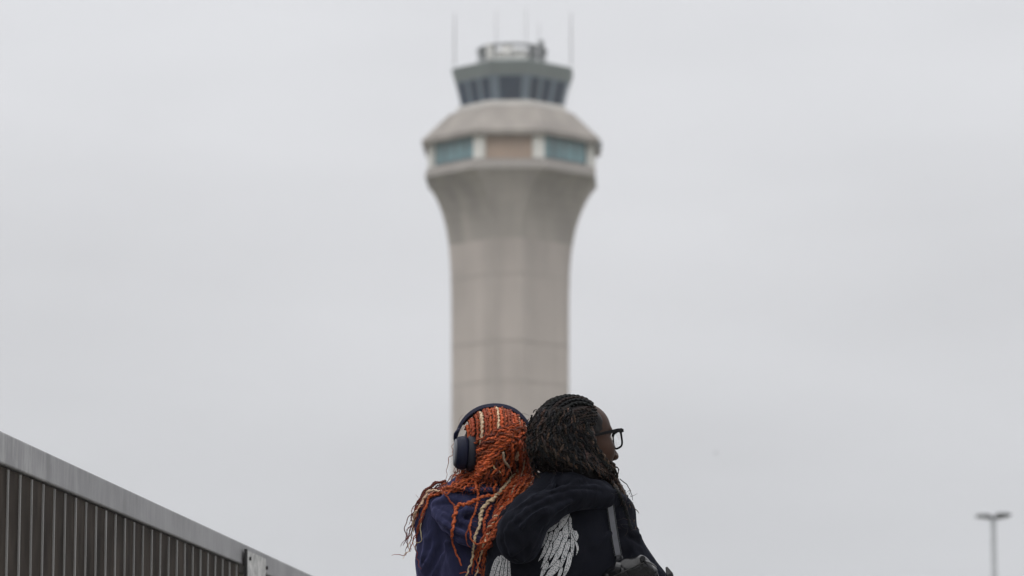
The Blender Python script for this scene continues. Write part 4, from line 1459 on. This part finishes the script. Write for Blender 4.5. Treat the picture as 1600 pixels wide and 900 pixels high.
# ------------------------------------------------------------------ glasses
M_gl = pmat("black_acetate", (0.004, 0.004, 0.005), .5, spec=.08)
M_lens, n_, b_l = newmat("clear_lens")
b_l.inputs["Base Color"].default_value = (.92, .94, .95, 1)
b_l.inputs["Transmission Weight"].default_value = 1.0
b_l.inputs["Roughness"].default_value = .02
b_l.inputs["IOR"].default_value = 1.05
b_l.inputs["Alpha"].default_value = .45
gl = empty("glasses", T2(.10, 0, .005))
tag(gl, "black rectangular-framed glasses on the face turned right", "glasses")
gO = gl.location.copy()
def G(f, l, u): return T2(f, l, u) - gO
fr = MB()
for sg in (-1, 1):
    cxl = sg * .036
    loop = []
    for t in np.linspace(0, 2 * math.pi, 36, endpoint=False):
        ce, se = math.cos(t), math.sin(t)
        x = .0285 * math.copysign(abs(ce) ** .55, ce); y = .0205 * math.copysign(abs(se) ** .6, se)
        y -= .004
        f = .1060 - .010 * ((cxl + x) / .065) ** 2
        loop.append(G(f, cxl + x, y + (.003 if y > 0 else 0)))
    fr.tube(loop, [.0026 + .0016 * max(0, math.sin(t)) for t in np.linspace(0, 2 * math.pi, 36, endpoint=False)], 8, closed=True)
fr.tube([G(.106, -.009, .004), G(.1085, 0, .006), G(.106, .009, .004)], .0022, 8)
for sg in (-1, 1):
    fr.box(G(.097, sg * .066, .014), (.010, .008, .008), M2)
front = fr.build("frame_front", M_gl, gl, smooth=True)
for sg in (-1, 1):
    cxl = sg * .036
    vs = []
    for t in np.linspace(0, 2 * math.pi, 36, endpoint=False):
        ce, se = math.cos(t), math.sin(t)
        x = .0275 * math.copysign(abs(ce) ** .55, ce); y = .0195 * math.copysign(abs(se) ** .6, se) - .004
        f = .1060 - .010 * ((cxl + x) / .065) ** 2
        vs.append(G(f, cxl + x, y + (.003 if y > 0 else 0)))
    m = len(vs)
    th = M2 @ Vector((.0018, 0, 0))
    ls = MB().add(vs + [v + th for v in vs], [tuple(range(m)), tuple(reversed(range(m, 2 * m)))] + [(i, (i + 1) % m, m + (i + 1) % m, m + i) for i in range(m)])
    ls.build("lens", M_lens, gl)
    pt = [G(.099, sg * .068, .015), G(.080, sg * .0745, .013), G(.04, sg * .0805, .006), G(.0, sg * .084, -.002), G(-.015, sg * .0845, -.009), G(-.032, sg * .083, -.026)]
    lat = M2 @ Vector((0, sg, 0)); upv = M2 @ Vector((0, 0, 1))
    MB().loft([[p - lat * .0015 - upv * h, p + lat * .0015 - upv * h, p + lat * .0015 + upv * h, p - lat * .0015 + upv * h] for p, h in zip(pt, (.0052, .0048, .0038, .0032, .003, .002))]).build("temple", M_gl, gl, bevel=.0008)

# ------------------------------------------------------------------ quilted shoulder bag
M_leather = pmat("black_leather", (0.005, 0.0052, 0.0065), .18, nscale=60, var=.2, bump=.9, bscale=90, spec=.3, bdist=.0006)
M_strapm = pmat("strap_leather", (0.065, 0.068, 0.08), .38, nscale=60, var=.15, bump=.3, bscale=300)
M_metal = pmat("gunmetal", (0.12, 0.12, 0.125), .3, metal=.9)
bag = empty("shoulder_bag", w2(985, 960, -.13))
tag(bag, "black quilted leather shoulder bag hanging at the back of the winged hoodie", "shoulder bag")
bO = bag.location.copy()
s = SDF(w2(925, 1080, -.26), Vector((w2(1075, 900).x, Y2 + .03, w2(900, 860).z)), .0035)
s.ell(w2(990, 972, -.125), (.090, .050, .125), .01)
s.path([w2(955, 903, -.13), w2(975, 892, -.145), w2(998, 886, -.148), w2(1015, 897, -.135)], [.022, .028, .026, .020], .025)
s.cap(w2(985, 905, -.13), w2(1030, 925, -.12), .030, .026, .02)
# quilting: diamond grooves
X, Y, Z = np.meshgrid(s.x, s.y, s.z, indexing='ij', sparse=True)
q1 = np.abs(np.sin((X + Z) * 62)); q2 = np.abs(np.sin((X * 1.0 - Z) * 62))
mask = np.clip((w2(990, 884).z - Z) / .02, 0, 1)
s.V += ((np.exp(-(q1 / .13) ** 2) + np.exp(-(q2 / .13) ** 2)) * .0042 * mask - .002 * mask).astype(np.float32)
s.wobble(.0014, 70, 21)
BP, BQ = s.mesh()
bo = fast_mesh("bag_body", BP - np.array(bO), BQ, M_leather, bag)
TREES['bag'] = bvh(BP, BQ)


def taut(c):      # a strap under tension: a shallow even curve through its ends and middle
    a, m, b = c[0], c[len(c) // 2], c[-1]
    u = np.linspace(0, 1, len(c))[:, None]
    return a * (1 - u) * (1 - 2 * u) + m * 4 * u * (1 - u) + b * u * (2 * u - 1)


def strip(name, pts, width, keys, lift, mat, parent, O, th=.003, Yf=Y2):
    c = taut(drape(pts, keys, lift, Yf))
    mb = MB(); rings = []
    for i in range(len(c)):
        t = Vector(c[min(i + 1, len(c) - 1)] - c[max(i - 1, 0)]).normalized()
        view = Vector((0, 1, 0))
        sd = t.cross(view).normalized()
        nn = sd.cross(t).normalized()
        p = Vector(c[i]) - O
        rings.append([p - sd * width / 2 - nn * th / 2, p + sd * width / 2 - nn * th / 2, p + sd * width / 2 + nn * th / 2, p - sd * width / 2 + nn * th / 2])
    mb.loft(rings)
    return mb.build(name, mat, parent, bevel=.001)


st = strip("strap", [(951, 768), (953, 790), (957, 815), (962, 845), (966, 868)], .0195, ('c2',), .014, M_strapm, bag, bO)
for o_ in (-.0083, .0083):
    c = taut(drape([(951, 768), (953, 790), (957, 815), (962, 845), (966, 868)], ('c2',), .0165, Y2))
    MB().tube([Vector(p) + Vector((o_, 0, 0)) - bO for p in c], .0013, 6).build("strap_edge", M_leather, st)
c_ = Vector(drape([(966, 862), (968, 872)], ('c2',), .010, Y2)[-1]) - bO
MB().tube([c_ + Vector((.0075 * math.cos(t), 0, .0075 * math.sin(t))) for t in np.linspace(0, 6.283, 20, endpoint=False)], .0016, 8, closed=True).build("buckle", M_metal, bag, smooth=True)
strip("strap_tab", [(967, 868), (966, 880), (964, 893)], .014, ('c2', 'bag'), .005, M_leather, bag, bO, th=.005)
# zip line and pull
zc = drape([(950, 905), (975, 893), (1003, 880), (1012, 877)], ('bag', 'c2'), .002, Y2)
MB().tube([Vector(p) - bO for p in zc], .0016, 6).build("zip", M_dark, bag)
pc = Vector(drape([(1003, 870), (1004, 873)], ('bag', 'c2'), .004, Y2)[-1]) - bO
MB().tube([pc + Vector((0, .01, 0)), pc + Vector((0, -.008, 0))], [.0075, .0075], 16).build("rivet", M_leather, bag, bevel=.001)
MB().tube([pc + Vector((.004, -.004, -.006)), pc + Vector((.014, -.004, -.008)), pc + Vector((.026, 0, -.014)), pc + Vector((.036, .004, -.022))], [.0022, .0024, .0022, .0016], 8).build("zip_pull", M_metal, bag, smooth=True)
# pointed flap end sticking out at the right
e0 = w2(1041, 888, -.12) - bO
MB().loft([[e0 + Vector((x, y, z)) for x, y, z in ((-.002, -.004, .003), (.003, -.004, .004), (.003, .004, .004), (-.002, .004, .003))],
           [e0 + Vector((x, y, z)) for x, y, z in ((.0, -.012, -.018), (.016, -.012, -.012), (.016, .012, -.012), (.0, .012, -.018))],
           [e0 + Vector((x, y, z)) for x, y, z in ((-.002, -.016, -.06), (.026, -.016, -.05), (.026, .016, -.05), (-.002, .016, -.06))]]).build("flap_end", M_leather, bag, bevel=.001)
